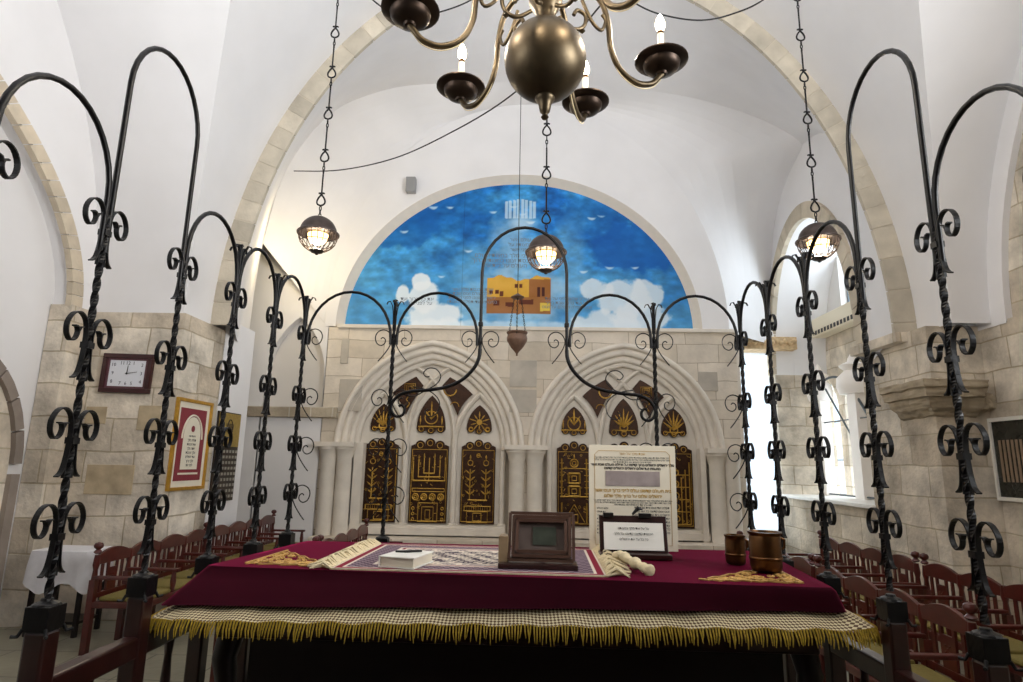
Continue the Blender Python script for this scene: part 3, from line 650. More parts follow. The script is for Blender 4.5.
# ------------------------------------------------------------------ mural
def fbm(x,z,seed,oct=5,f0=1.0):
    r=np.random.RandomState(seed); out=np.zeros_like(x); a=.5; f=f0
    for o in range(oct):
        G=r.rand(64,64); u=(x*f)%63; v=(z*f)%63; i=u.astype(int); j=v.astype(int); fu=u-i; fv=v-j; fu=fu*fu*(3-2*fu); fv=fv*fv*(3-2*fv)
        out+=a*((G[i,j]*(1-fu)+G[i+1,j]*fu)*(1-fv)+(G[i,j+1]*(1-fu)+G[i+1,j+1]*fu)*fv); a*=.5; f*=2.03
    return out
def mural():
    nx,nz=460,230; us=np.linspace(-1,1,nx); vs=np.linspace(0,1,nz)
    U,V=np.meshgrid(us,vs); X=LC+LA*U; Zt=LH*np.sqrt(np.maximum(0,1-U**2)); Z=LZ+V*Zt
    px=526.4+X*62.2; py=330-(Z-3.70)/.01733
    n=fbm(X+20,Z*1.3+5,1,7,2.2); n2=fbm(X+9,Z+2,2,6,4.5); n3=fbm(X+3,Z*1.6+4,7,5,8.0)
    deep=np.array([16,94,168.]); mid=np.array([62,148,208.]); light=np.array([120,186,226.]); white=np.array([234,242,248.])
    t=np.clip((n-.32)*2.6,0,1)[...,None]; col=deep*(1-t)+mid*t; col=col*(1+(n3[...,None]-.48)*.7)
    low=np.clip((py-230)/95,0,1)[...,None]*.55; col=col*(1-low)+light*low
    def blob(cx,cy,rx,ry,s,c,edge=.35):
        nonlocal col
        d=((px-cx)/rx)**2+((py-cy)/ry)**2+ (n2-.5)*1.6
        a=np.clip((1.15-d)/edge,0,1)[...,None]*s; col=col*(1-a)+np.array(c,float)*a
    blob(640,245,48,26,.75,(6,86,170)); blob(600,215,40,22,.5,(10,90,170)); blob(390,225,40,26,.6,(6,82,160)); blob(450,215,60,22,.35,(10,100,180))
    blob(520,300,62,34,.55,(206,228,242),.9); blob(515,250,30,45,.6,(176,212,236),.9); blob(572,270,18,60,.25,(170,210,236),.9)
    blob(478,280,30,40,.35,(140,196,230),.9)
    for c in [(432,318,26,16),(425,300,16,16),(420,284,9,9),(400,296,7,9),(437,330,30,12)]: blob(*c,.92,white)
    for c in [(625,300,26,22),(610,322,34,14),(650,292,18,12),(598,290,16,10),(640,318,30,16)]: blob(*c,.85,(222,232,240))
    blob(520,326,110,6,.6,(220,236,246),.8)
    r=random.Random(4)
    for k in range(16):
        bx_=r.uniform(380,660); by=r.uniform(200,285); d=((px-bx_)/5)**2+((py-by+((px-bx_)/5)**2*1.6)/1.5)**2+(n2-.5)*2; a=np.clip(1-d,0,1)[...,None]*.7; col=col*(1-a)+np.array([225,238,246.])*a
    # raised hand made of candle strokes
    for k in range(8):
        x0=505+k*4.2; h=10-abs(k-3.5)*.8; a=(np.abs(px-x0)<1.5)&(py>201-h*.2+abs(k-3.5)*.6)&(py<219); col[a]=col[a]*.25+np.array([205,224,238])*.75
    d=((px-520)/14)**2+((py-224)/9)**2; a=np.clip(1.1-d,0,1)[...,None]*.6; col=col*(1-a)+np.array([205,226,240.])*a
    # ochre townscape panel
    top=279+2.2*np.sin(px*.16)+.8*np.sin(px*.5)
    a=(px>487)&(px<552)&(py>top)&(py<314); bc=np.stack([200+30*n2,150+30*n2,40+40*n2],-1); col[a]=bc[a]
    a=(px>487)&(px<552)&(py>298)&(py<314); col[a]=col[a]*np.array([.74,.64,.95])
    for (x0,x1,y0,y1) in [(489,493,291,295),(495,499,291,295),(500,504,292,297),(515,518,285,289),(520,523,285,289),(538,541,288,297),(543,546,288,297),(494,500,301,306),(506,514,303,307),(520,534,300,305)]:
        a=(px>x0)&(px<x1)&(py>y0)&(py<y1); col[a]=[96,44,24]
    a=(px>530)&(px<552)&(py>280)&(py<298); col[a]=col[a]*np.array([.72,.6,.8])
    a=(px>541)&(px<551)&(py>303)&(py<311); col[a]=[226,196,80]
    # panel seam
    for s_ in(461,): a=np.abs(px-s_)<.5; col[a]*=.86
    lin=np.where(col/255<=.04045,col/255/12.92,((np.clip(col,0,255)/255+.055)/1.055)**2.4)
    v=np.stack([X,np.full_like(X,9.64),Z],-1).reshape(-1,3); idx=np.arange(nx*nz).reshape(nz,nx)
    f=np.stack([idx[:-1,:-1],idx[:-1,1:],idx[1:,1:],idx[1:,:-1]],-1).reshape(-1,4)
    me=bpy.data.meshes.new('painting'); me.from_pydata(v.tolist(),[],f.tolist()); at=me.attributes.new('paint','FLOAT_COLOR','POINT')
    at.data.foreach_set('color',np.concatenate([lin.reshape(-1,3),np.ones((nx*nz,1))],1).astype(np.float32).ravel())
    me.materials.append(vcolmat('mural_paint',.55))
    t=thing('wall_mural','blue sky mural with white clouds and ochre townscape in the lunette over the ark','mural',(0,0,0))
    o=bpy.data.objects.new('painting',me); C.objects.link(o); o.parent=t
    MB().prism(ell(LC,LZ,LA,LH,80),'XZ',9.645,9.69).build('backing_board',M_BOARD,t)
    def tx(px_,py_,n_,size,seed,m_=M_INK): text('lettering',heb(n_,seed),size,((px_-526.4)/62.2,9.632,3.70+(330-py_)*.01733),m_,t,ext=.0005)
    k=0
    for (x,y,n_,sz) in [(520,241,2,.085),(520,246,2,.085),(520,251,2,.085),(512,257,5,.10),(512,262,5,.10),(512,267,5,.10),(416,301,4,.085),(418,305,3,.085),(472,291,4,.075),(472,295,4,.075),(472,299,4,.075),(472,303,4,.075),(568,299,5,.075),(568,303,5,.075),(568,307,5,.075)]:
        tx(x,y,n_,sz,100+k,mat('grey_paint',(120,132,146),.7)); k+=1
mural()
tag(MB().box((-1.93,9.42,6.1),(.16,.12,.26)).build('wall_sensor',M_GREYMETAL,bevel=.01),'small grey box fixed at the upper left rim of the blue mural','sensor box')

# ------------------------------------------------------------------ wrought iron fence
XL,XR_,Y0,DY_=-1.42,1.365,1.92,.475; YBK=3.82
LV=[2.385,2.0,1.695,1.405]
ribs=[(.040,-.160),(.028,-.152),(.018,-.135),(.011,-.10),(.007,-.05),(.008,-.01),(.018,.028),(.044,.048),(.074,.040),(.094,.008),(.092,-.026),(.074,-.046),(.054,-.038),(.046,-.016),(.052,.0),(.063,.002)]
fork=[(.046,-.012),(.038,.002),(.028,.004)]
wires=[(.085,-.155),(.06,-.125),(.025,-.075),(.006,-.03),(.006,.005),(.028,.038),(.062,.05),(.096,.034),(.110,.0),(.098,-.038),(.070,-.052),(.047,-.036),(.046,-.012),(.062,.0),(.074,-.010)]
def side_post(parent,x,y,cap,tall_top,lv=LV,base=1.16,thin=None):
    top=2.40
    po_=MB().twist(x,y,base,top,.017).build('post',M_IRON,parent)
    if tall_top: MB().tube([(x,y,2.40),(x,y,tall_top)],.010,8).build('post_top',M_IRON,po_,smooth=50)
    for z in lv:
        s=MB()
        for sg in(-1,1):
            s.ribbon([(x,y+sg*(d+.006),z+zz) for d,zz in [tuple(q) for q in [(v.x,v.y) for v in crom([(a,b,0) for a,b in ribs],3)]]],(1,0,0),.0165,.0045)
            s.ribbon([(x,y+sg*(d+.006),z+zz) for d,zz in fork],(1,0,0),.018,.004)
            s.ribbon([(x,y+sg*(d+.004),z+zz) for d,zz in [(.014,-.10),(.012,-.13),(.013,-.165)]],(1,0,0),.010,.004)
        s.box((x,y,z-.05),(.028,.03,.02)); s.build('scroll',M_IRON,po_)
def cap_post(parent,x,y,ztop=1.165,dark=M_IRON):
    w=MB(); w.box((x,y,.17+(ztop-.075-.17)/2),(.066,.066,ztop-.075-.17)); wp=w.build('newel_post',M_WOOD,parent,bevel=.008)
    c=MB(); c.box((x,y,ztop-.04),(.074,.074,.07)); c.lathe([(.040,0),(.036,.008),(.018,.014),(.016,.022)],(x,y,ztop-.007),12)
    for a,b in((-1,-1),(1,-1),(1,1),(-1,1)): c.tube([(x+a*.034,y+b*.034,ztop-.065),(x+a*.042,y+b*.042,ztop-.085),(x+a*.054,y+b*.054,ztop-.082)],.006,6)
    c.build('post_cap',dark,wp,bevel=.010)
def finial(parent,P,z0,plane='Y'):
    f=MB(); x,y=P
    def pt(d,z): return (x,y+d,z0+z) if plane=='Y' else (x+d,y,z0+z)
    ax=(1,0,0) if plane=='Y' else (0,1,0)
    f.ribbon([pt(0,0),pt(0,.20)],ax,.012,.010); f.ribbon([pt(-.012,.20),pt(.0,.205),pt(.012,.20)],ax,.012,.006)
    for k in range(4):
        dx,dy=((1,0),(-1,0),(0,1),(0,-1))[k]; A=(0,1,0) if dx else (1,0,0)
        f.ribbon([(x+dx*d,y+dy*d,z0+z) for d,z in[(.008,.0),(.010,.10),(.018,.165),(.034,.195),(.050,.190),(.056,.174)]],A,.012,.005)
    f.build('finial',M_IRON,parent)
def arch_path(a,b,zt,zs,n=16):
    c=(a+b)/2; w=(b-a)/2; h=min(w*1.15,zt-zs) ; zz=zt-h
    return [(a,zs)]+[(a,zs+(zz-zs)*k/4) for k in range(1,4)]+[(c-w*cos(PI*k/n),zz+h*sin(PI*k/n)) for k in range(n+1)]+[(b,zs+(zz-zs)*k/4) for k in (3,2,1)]+[(b,zs)]
ys=[Y0+DY_*i for i in range(-3,5)]
for x,nm,talltop in((XL,'left',3.165),(XR_,'right',3.19)):
    f=thing('iron_fence','black wrought iron fence on wooden rails along the %s side of the platform'%nm,'fence',(0,0,0),0,'wrought iron fences around the platform')
    yy=[v+(.034 if nm=='right' and v<3.5 else 0) for v in ys]
    cz=1.165 if nm=='left' else 1.135
    for i,y in enumerate(yy):
        if i<1: continue
        k=i-3
        side_post(f,x,y,None,2.62 if k>=2 else (None))
        if i>=3 and not (i==7): cap_post(f,x,y,cz)
        elif i==7: cap_post(f,x,y,cz)
        if k>=2: finial(f,(x,y),2.44)
    for i in range(1,len(yy)-1):
        k=i-3; zt=talltop if k==0 else (2.72 if k<0 else 2.695)
        MB().tube([(x,p,z) for p,z in arch_path(yy[i]+.013,yy[i+1]-.013,zt,2.27)],.0098,8).build('arch',M_IRON,f,smooth=50)
    zr=.955 if nm=='left' else .90
    r_=MB(); r_.bx(x-.03,x+.03,yy[0]-.1,yy[-1],zr-.075,zr); r_.build('top_rail',M_WOOD,f,bevel=.008)
    r_=MB(); r_.bx(x-.03,x+.03,yy[0]-.1,yy[-1],.32,.40); r_.build('bottom_rail',M_WOOD,f,bevel=.008)
    for i in range(3,len(yy)-1):
        for t in(.5,): r_=MB(); r_.lathe([(.016,0),(.024,.06),(.014,.12),(.022,.26),(.014,.42),(.02,zr-.06-.40)],(x,yy[i]+DY_*t,.40),10); r_.build('baluster',M_WOOD,f,smooth=40)
f=thing('iron_fence','black wrought iron screen of five arches across the far side of the platform','fence',(0,0,0),0,'wrought iron fences around the platform')
bx_=[XL,-.842,-.286,.265,.819,XR_]
for i,x in enumerate(bx_):
    if i in(1,4):
        MB().twist(x,YBK,1.15,2.40,.019).build('post',M_IRON,f); MB().tube([(x,YBK,2.4),(x,YBK,2.62)],.009,8).build('post_top',M_IRON,f); finial(f,(x,YBK),2.42,'X'); cap_post(f,x,YBK,1.15)
    lv=LV if i in(0,1,4,5) else LV[:1]
    for z in lv:
        s=MB()
        for sg in(-1,1):
            if (i==0 and sg<0) or (i==5 and sg>0): continue
            s.tube([(x+sg*(p.x+.008),YBK,z-.01+p.y) for p in crom([(a,b,0) for a,b in wires],4)],.0036,6)
        s.box((x,YBK,z-.04),(.02,.02,.03)); s.build('scroll',M_IRON,f,smooth=60)
    if i in(2,3): MB().box((x,YBK,2.47),(.03,.03,.03)).build('collar',M_IRON,f,bevel=.006)
for a,b in((0,1),(1,2),(3,4),(4,5)):
    MB().tube([(p,YBK,z) for p,z in arch_path(bx_[a]+.02,bx_[b]-.02,2.675,2.33)],.0095,8).build('arch',M_IRON,f,smooth=50)
MB().tube([(p,YBK,z) for p,z in arch_path(bx_[2],bx_[3],3.13,2.30)],.0105,8).build('arch',M_IRON,f,smooth=50)
for sg,cx in((-1,0),(1,-.021)):
    P=[(-.286,2.31),(-.292,2.25),(-.325,2.18),(-.40,2.105),(-.50,2.06),(-.62,2.04),(-.72,2.03),(-.79,2.005),(-.832,1.95),(-.828,1.90),(-.795,1.872),(-.758,1.885),(-.748,1.92),(-.768,1.945),(-.785,1.935)]
    pts=crom([(-sg*p[0]*1+ (0 if sg<0 else -.021)*1 if sg>0 else p[0],YBK-.0,p[1]) for p in P],4)
    n_=len(pts); MB().tube([tuple(p) for p in pts],[.0125*(1-.35*i/n_) for i in range(n_)],8).build('curled_arm',M_IRON,f,smooth=60)
    c=MB()
    X=lambda v:(v if sg<0 else -v-.021)
    c.tube([(X(p.x),YBK,p.y) for p in crom([(-.78,2.02,0),(-.70,2.0,0),(-.62,2.04,0),(-.555,2.08,0),(-.53,2.13,0),(-.56,2.175,0),(-.61,2.18,0),(-.64,2.15,0),(-.62,2.125,0),(-.6,2.13,0)],4)],.0036,6)
    c.tube([(X(p.x),YBK,p.y) for p in crom([(-.70,2.06,0),(-.62,2.045,0),(-.56,2.01,0),(-.53,1.96,0),(-.545,1.90,0),(-.59,1.875,0),(-.62,1.9,0),(-.6,1.925,0)],4)],.0036,6)
    c.build('arm_scroll',M_IRON,f,smooth=60)
for a,b in((bx_[0],bx_[1]+.05),(bx_[4]-.05,bx_[5])):
    r_=MB(); r_.bx(a,b,YBK-.04,YBK+.04,.90,.96); r_.build('top_rail',M_WOOD,f,bevel=.008)
    r_=MB(); r_.bx(a,b,YBK-.03,YBK+.03,.32,.40); r_.build('bottom_rail',M_WOOD,f,bevel=.008)

# ------------------------------------------------------------------ reading table, cloths
TZ=1.15; TR=rad(-4.4); TC=(-.01,3.06)
TW,TD=2.50,.94
tb=thing('reading_table','long dark wooden reading table under a burgundy velvet cloth','table',(-.03,3.04,.17),rad(-1))
h0=TZ-.17
MB().box((0,0,h0-.055),(TW-.04,TD-.02,.03)).build('table_top',M_BLACKWOOD,tb,bevel=.006)
MB().box((0,0,h0-.02),(TW-.2,TD-.16,.045)).build('reading_top',M_BLACKWOOD,tb,bevel=.006)
MB().box((0,0,h0-.165),(TW-.10,TD-.06,.19)).build('apron',M_WOOD,tb,bevel=.01)
for sx in(-1,1):
    for sy in(-1,1):
        l=MB(); x,y=sx*(TW/2-.10),sy*(TD/2-.10)
        l.tube([(x,y,h0-.22),(x+sx*.03,y,h0-.35),(x-sx*.01,y,h0-.58),(x-sx*.02,y,.12),(x+sx*.03,y,.0)],[.055,.05,.032,.026,.036],10); l.build('leg',M_BLACKWOOD,tb,smooth=60)
MB().box((0,-TD/2+.12,h0-.50),(TW-.34,.03,.64)).build('front_panel',M_BLACKWOOD,tb)
MB().box((0,0,.13),(TW-.2,.06,.05)).build('stretcher',M_BLACKWOOD,tb)
def rect_loop(w,d,n=80,wob=0,r=.03,seed=0):
    P=[]
    hw,hd=w/2,d/2
    per=[(-hw+r,-hd),(hw-r,-hd)]; 
    nx=60; ny=22
    for i in range(nx): P.append((-hw+r+(w-2*r)*i/nx,-hd))
    for k in range(5): a=-PI/2+PI/2*k/5; P.append((hw-r+r*cos(a),-hd+r+r*sin(a)))
    for i in range(ny): P.append((hw,-hd+r+(d-2*r)*i/ny))
    for k in range(5): a=PI/2*k/5; P.append((hw-r+r*cos(a),hd-r+r*sin(a)))
    for i in range(nx): P.append((hw-r-(w-2*r)*i/nx,hd))
    for k in range(5): a=PI/2+PI/2*k/5; P.append((-hw+r+r*cos(a),hd-r+r*sin(a)))
    for i in range(ny): P.append((-hw,hd-r-(d-2*r)*i/ny))
    for k in range(5): a=PI+PI/2*k/5; P.append((-hw+r+r*cos(a),-hd+r+r*sin(a)))
    return P
def skirt(name,m,loops,parent,top=False,uv=False):
    n=len(loops[0][0]); vs=[];
    for P,z in loops:
        for i,(x,y) in enumerate(P): vs.append((x,y,z(i) if callable(z) else z))
    fs=[(j*n+i,j*n+(i+1)%n,j*n+n+(i+1)%n,j*n+n+i) for j in range(len(loops)-1) for i in range(n)]
    if top: fs.append(tuple(range(n)))
    o=MB().add(vs,fs).build(name,m,parent,smooth=50)
    if uv:
        at=o.data.attributes.new('lace_uv','FLOAT_VECTOR','POINT'); P=loops[0][0]; s=[0]
        for i in range(1,n): s.append(s[-1]+math.dist(P[i],P[i-1]))
        acc=0
        for j in range(len(loops)):
            if j: acc+=.02
            for i in range(n): at.data[j*n+i].vector=(s[i],acc,0)
    return o
def quadloop(cs,r=.05):
    """closed loop through four (x,y,z) corners FL,FR,BR,BL with rounded corners"""
    cs=[Vector(c) for c in cs]; P=[]
    for k in range(4):
        a,b,c=cs[k],cs[(k+1)%4],cs[(k+2)%4]; L=(b-a).length; n=(110,40,110,40)[k]; e=r/L
        for i in range(n): P.append(a.lerp(b,e+(1-2*e)*i/n))
        p0=a.lerp(b,1-e); p2=b.lerp(c,r/(c-b).length)
        for i in range(6):
            t=i/6; P.append(p0*(1-t)**2+b*2*t*(1-t)+p2*t*t)
    return P
def skin(name,m,loops,parent,top=False,uv=False):
    n=len(loops[0]); vs=[tuple(p) for L in loops for p in L]
    fs=[(j*n+i,j*n+(i+1)%n,j*n+n+(i+1)%n,j*n+n+i) for j in range(len(loops)-1) for i in range(n)]
    if top: fs.append(tuple(range(n)))
    o=MB().add(vs,fs).build(name,m,parent,smooth=50)
    if uv:
        at=o.data.attributes.new('lace_uv','FLOAT_VECTOR','POINT'); P=loops[0]; S=[0]
        for i in range(1,n): S.append(S[-1]+(P[i]-P[i-1]).length)
        for j in range(len(loops)):
            for i in range(n):
                acc=(loops[j][i]-loops[0][i]).length; at.data[j*n+i].vector=(S[i],acc,0)
    return o
def mix(A,B,t): return [a.lerp(b,t) for a,b in zip(A,B)]
TOPC=[(-1.325,2.67,1.156),(1.185,2.48,1.156),(1.30,3.50,1.156),(-1.20,3.53,1.156)]
HEM=[(-1.385,2.455,1.045),(1.225,2.465,1.075),(1.335,3.58,1.07),(-1.36,3.60,1.045)]
LTOP=[(-1.30,2.56,1.07),(1.205,2.52,1.09),(1.30,3.54,1.09),(-1.29,3.54,1.07)]
LBOT=[(-1.425,2.41,1.000),(1.335,2.42,1.022),(1.40,3.66,1.022),(-1.41,3.66,1.000)]
lc=thing('lace_tablecloth','gold and white lace undercloth with yellow fringe hanging around the reading table','tablecloth')
LA_,LB_=quadloop(LTOP,.05),quadloop(LBOT,.12)
lps=[]
for j in range(9):
    t=j/8; L=mix(LA_,LB_,t); lps.append([p+Vector((0,.004*t*sin(i*.55),.004*t*sin(i*.8))) for i,p in enumerate(L)])
skin('lace_band',M_LACE,lps,lc,uv=True)
fr=MB(); base=lps[-1]; rr=random.Random(2); n=len(base); cc=Vector((0,3.05,0))
for i in range(n):
    a_=base[i];b_=base[(i+1)%n]; L=(b_-a_).length; kk=max(1,int(L/.0085))
    for q in range(kk):
        p=a_.lerp(b_,q/kk); dl=.052+rr.uniform(-.012,.012); jx=rr.uniform(-.008,.008); o=Vector(((p.x)/1.4*.5,(p.y-3.05)/.6,0)).normalized()*.010
        fr.tube([(p.x,p.y,p.z+.004),(p.x+o.x+jx*.4,p.y+o.y,p.z-dl*.5),(p.x+o.x+jx,p.y+o.y*1.2,p.z-dl)],[.0040,.0034,.0014],4)
fr.build('fringe',M_FRINGE,lc)
vc=thing('velvet_tablecloth','burgundy velvet tablecloth with gold corner embroidery on the long reading table','tablecloth')
T0,H0=quadloop(TOPC,.03),quadloop(HEM,.04)
inn=[p.lerp(Vector((0,3.03,1.156)),.03) for p in T0]; sh=[Vector((p.x*1.008,3.03+(p.y-3.03)*1.02,p.z-.012)) for p in T0]
lo=[inn,T0,sh]
for t in(.3,.55,.8,1): lo.append([p+Vector((0,.006*t*sin(i*.21)+.003*t*sin(i*.5),0)) for i,p in enumerate(mix(sh,H0,t))])
skin('cloth',M_BURG,lo,vc,top=True)
# words and corner embroidery sit on the cloth, in its rotated frame
vc2=Matrix.Translation((TC[0],TC[1],0))@Matrix.Rotation(TR,4,'Z')
def filigree(cx,cy,sx,sy,n,seed):
    m=MB(); r=random.Random(seed)
    for k in range(n):
        u=r.random(); v=r.random()*(1-u); x=cx+sx*u*.34; y=cy+sy*v*.38; a=r.uniform(0,6.28); R0=r.uniform(.012,.026)
        m.tube([(x+R0*(1-j*.09)*cos(a+j*.75),y+R0*(1-j*.09)*sin(a+j*.75),TZ+.0085) for j in range(9)],.0036,4)
    for t in [(0,0,.40,0),(0,0,0,.40),(.05,.05,.30,.05),(.05,.05,.05,.30),(.36,.02,.02,.36)]:
        P=[(cx+sx*(t[0]+(t[2]-t[0])*q/12),cy+sy*(t[1]+(t[3]-t[1])*q/12+.012*sin(q*2.1)),TZ+.0085) for q in range(13)]; m.tube(P,.005,4)
    return m
e_=filigree(-TW/2+.10,-TD/2+.06,1,1,60,1).build('corner_embroidery',M_GOLD,vc); e_.matrix_local=vc2
e_=filigree(TW/2-.10,-TD/2+.06,-1,1,60,2).build('corner_embroidery',M_GOLD,vc); e_.matrix_local=vc2
for q,(s_,yy,sz) in enumerate([(9,.34,.06),(6,.28,.05)]):
    text('embroidered_words',heb(s_,40+q),sz,(-.32+.1*q,yy,TZ+.0085),M_TASSEL,vc,rot=(0,0,0),ext=.001)
# patterned mat
def matpaint():
    nx,ny=380,260; X,Y=np.meshgrid(np.linspace(0,1,nx),np.linspace(0,1,ny)); w,d=1.14,.78
    x=X*w; y=Y*d
    n=fbm(x*30+3,y*30+1,5,3,1.0); cream=np.array([224,212,196.]); dk=np.array([62,50,62.]); red=np.array([134,20,50.])
    pat=(np.sin(x*150)*np.sin(y*150)+np.sin(x*60+y*43)*.5+(n-.5)*3>-.1)
    col=np.where(pat[...,None],cream,dk*.9+30)
    e=np.minimum(np.minimum(x,w-x)/1.0,np.minimum(y,d-y)*1.2)
    def bnd(a,b,c):
        nonlocal col
        k=(e>a)&(e<b); col[k]=c
    fine=(np.sin(x*150)*np.sin(y*150)>0)
    k=(e>.045)&(e<.15); col[k]=np.where(fine[...,None],np.array([150,130,140.]),np.array([70,50,70.]))[k]
    bnd(0,.014,cream); bnd(.014,.04,red); bnd(.04,.052,cream); bnd(.145,.165,cream); bnd(.165,.178,red*1.0); bnd(.178,.19,cream)
    c=((x-w/2)/.34)**2+((y-d/2)/.2)**2; k=(c<1)&(c>.85); col[k]=cream; 
    k=(e>.19)&~((c<1)); col[k]=col[k]*.55+cream*.45
    lin=np.where(col/255<=.04045,col/255/12.92,((col/255+.055)/1.055)**2.4)
    v=np.stack([x-w/2,y-d/2,np.full_like(x,TZ+.013)],-1).reshape(-1,3); idx=np.arange(nx*ny).reshape(ny,nx)
    f=np.stack([idx[:-1,:-1],idx[:-1,1:],idx[1:,1:],idx[1:,:-1]],-1).reshape(-1,4)
    me=bpy.data.meshes.new('woven_field'); me.from_pydata(v.tolist(),[],f.tolist()); at=me.attributes.new('paint','FLOAT_COLOR','POINT')
    at.data.foreach_set('color',np.concatenate([lin.reshape(-1,3),np.ones((nx*ny,1))],1).astype(np.float32).ravel()); me.materials.append(vcolmat('woven_mat',.9))
    t=thing('woven_mat','patterned cream, black and red woven mat with tasselled ends on the velvet cloth','mat',(-.21,3.01,0),rad(-2))
    o=bpy.data.objects.new('woven_field',me); C.objects.link(o); o.parent=t
    MB().bx(-w/2,w/2,-d/2,d/2,TZ+.007,TZ+.0125).build('backing',M_TASSEL,t)
    for sg in(-1,1):
        fr=MB(); r=random.Random(8+sg)
        for k in range(90):
            yy=-d/2+d*k/89; a=r.uniform(-.5,.5); L=r.uniform(.06,.11)
            fr.tube([(sg*(w/2-.005),yy,TZ+.012),(sg*(w/2+L*.4),yy+a*.02,TZ+.018+r.uniform(0,.025)),(sg*(w/2+L),yy+a*.06,TZ+.011+r.uniform(0,.012))],[.005,.0065,.003],5)
        fr.build('tassel_fringe',M_TASSEL,t,smooth=60)
matpaint()
# prayer book with a pen
bk=thing('prayer_book','thick white-covered book lying on the patterned mat','book',(-.495,2.755,TZ+.015),rad(-14)); bk.scale=(.88,.85,.9)
MB().bx(-.085,.085,-.12,.12,.006,.044).build('pages',M_PAPER,bk,bevel=.003)
MB().bx(-.09,.09,-.125,.125,0,.006).build('cover',M_BOARD,bk); MB().bx(-.09,.09,-.125,.125,.044,.050).build('cover',M_BOARD,bk,bevel=.002); MB().bx(-.093,-.087,-.125,.125,0,.05).build('spine',M_BOARD,bk)
pn=MB(); pn.tube([(-.55,2.77,TZ+.066),(-.50,2.775,TZ+.066),(-.44,2.80,TZ+.066)],[.004,.0055,.0045],8); tag(pn.build('pen',M_BLACK),'black pen lying on the white book','pen')
# framed plaque on wooden stand
fp=thing('plaque_stand','brown framed plaque leaning on a wooden stand on the table','plaque stand',(.045,2.78,TZ+.014),rad(-3)); fp.scale=(.84,.84,.84)
MB().box((.03,-.02,.012),(.40,.16,.024)).build('base',M_WOOD,fp,bevel=.004)
MB().box((-.15,.02,.085),(.05,.10,.13)).build('side_block',M_BEIGE,fp,bevel=.004)
mb=MB(); th=rad(-16)
def tilt(x,z,y=0): return (x+.045,.0+y*cos(th)-z*sin(th)-.03,.035+z*cos(th)+y*sin(th))
for (w,h,dd) in[(.33,.235,0),(.29,.195,-.012),(.25,.155,-.02)]:
    cz=.118
    for a,b,c_,d_ in[(-w/2,cz-h/2,w/2,cz-h/2),(w/2,cz-h/2,w/2,cz+h/2),(w/2,cz+h/2,-w/2,cz+h/2),(-w/2,cz+h/2,-w/2,cz-h/2)]: mb.tube([tilt(a,b,dd),tilt(c_,d_,dd)],.011,4)
mb.build('frame',mat('walnut_brown',(92,66,54),.45,noise=.2,nscale=12),fp)
MB().add([tilt(-.155,.01,.004),tilt(.155,.01,.004),tilt(.155,.225,.004),tilt(-.155,.225,.004),tilt(-.155,.01,.02),tilt(.155,.01,.02),tilt(.155,.225,.02),tilt(-.155,.225,.02)],[(0,1,2,3),(4,7,6,5),(0,4,5,1),(2,6,7,3),(0,3,7,4),(1,5,6,2)]).build('panel',mat('taupe_panel',(104,90,84),.4,noise=.2,nscale=10),fp)
MB().add([tilt(-.045,.075,-.004),tilt(.075,.075,-.004),tilt(.075,.165,-.004),tilt(-.045,.165,-.004)],[(0,1,2,3)]).build('photograph',mat('faded_photo',(66,72,62),.35,noise=.4,nscale=16),fp)
MB().box((.05,.06,.09),(.03,.02,.15),rx=rad(20)).build('rear_strut',M_WOOD,fp)
# text board
sb=thing('text_board','tall cream board of printed Hebrew text with a photo, standing at the table back','sign board',(.585,3.37,TZ+.01),rad(1))
SW,SH=.465,.545
MB().box((0,0,SH/2),(SW,.012,SH)).build('board',M_PAPER,sb,bevel=.002)
mb=MB(); e=.03; y_=-.0075
mb.tube([(-SW/2+e,y_,e),(SW/2-e,y_,e),(SW/2-e,y_,SH-e-.02),(SW/2-e-.02,y_,SH-e),(-SW/2+e+.02,y_,SH-e),(-SW/2+e,y_,SH-e-.02)],.0012,4,closed=True); mb.build('printed_border',M_INKGOLD,sb)
MB().box((.0,-.0075,SH-.175),(.29,.003,.078)).build('photograph',mat('grey_photo',(164,152,150),.4,noise=.25,nscale=14),sb)
def tl(z,n_,sz,m_,seed,x=0,al='CENTER',bold=.0): text('lettering',heb(n_,seed),sz,(x,-.0078,z),m_,sb,align=al,ext=.0003,bold=bold)
tl(SH-.045,4,.019,M_INKGOLD,1)
for k in range(3): tl(SH-.065-k*.012,[16,16,9][k],.0115,M_INK,10+k)
tl(SH-.103,10,.018,M_INK,20,bold=.0006); tl(SH-.122,6,.018,M_INK,21,bold=.0006)
tl(SH-.238,8,.023,M_INKGOLD,22,bold=.0006); tl(SH-.266,6,.023,M_INKGOLD,23,bold=.0006)
for k in range(3): tl(SH-.289-k*.011,[16,16,8][k],.0115,M_INK,30+k)
for k in range(8): tl(SH-.325-k*.018,6,.016,M_INK,50+k,SW/2-.04,'RIGHT'); tl(SH-.33-k*.018,2,.012,M_INK,70+k,-SW/2+.04,'LEFT')
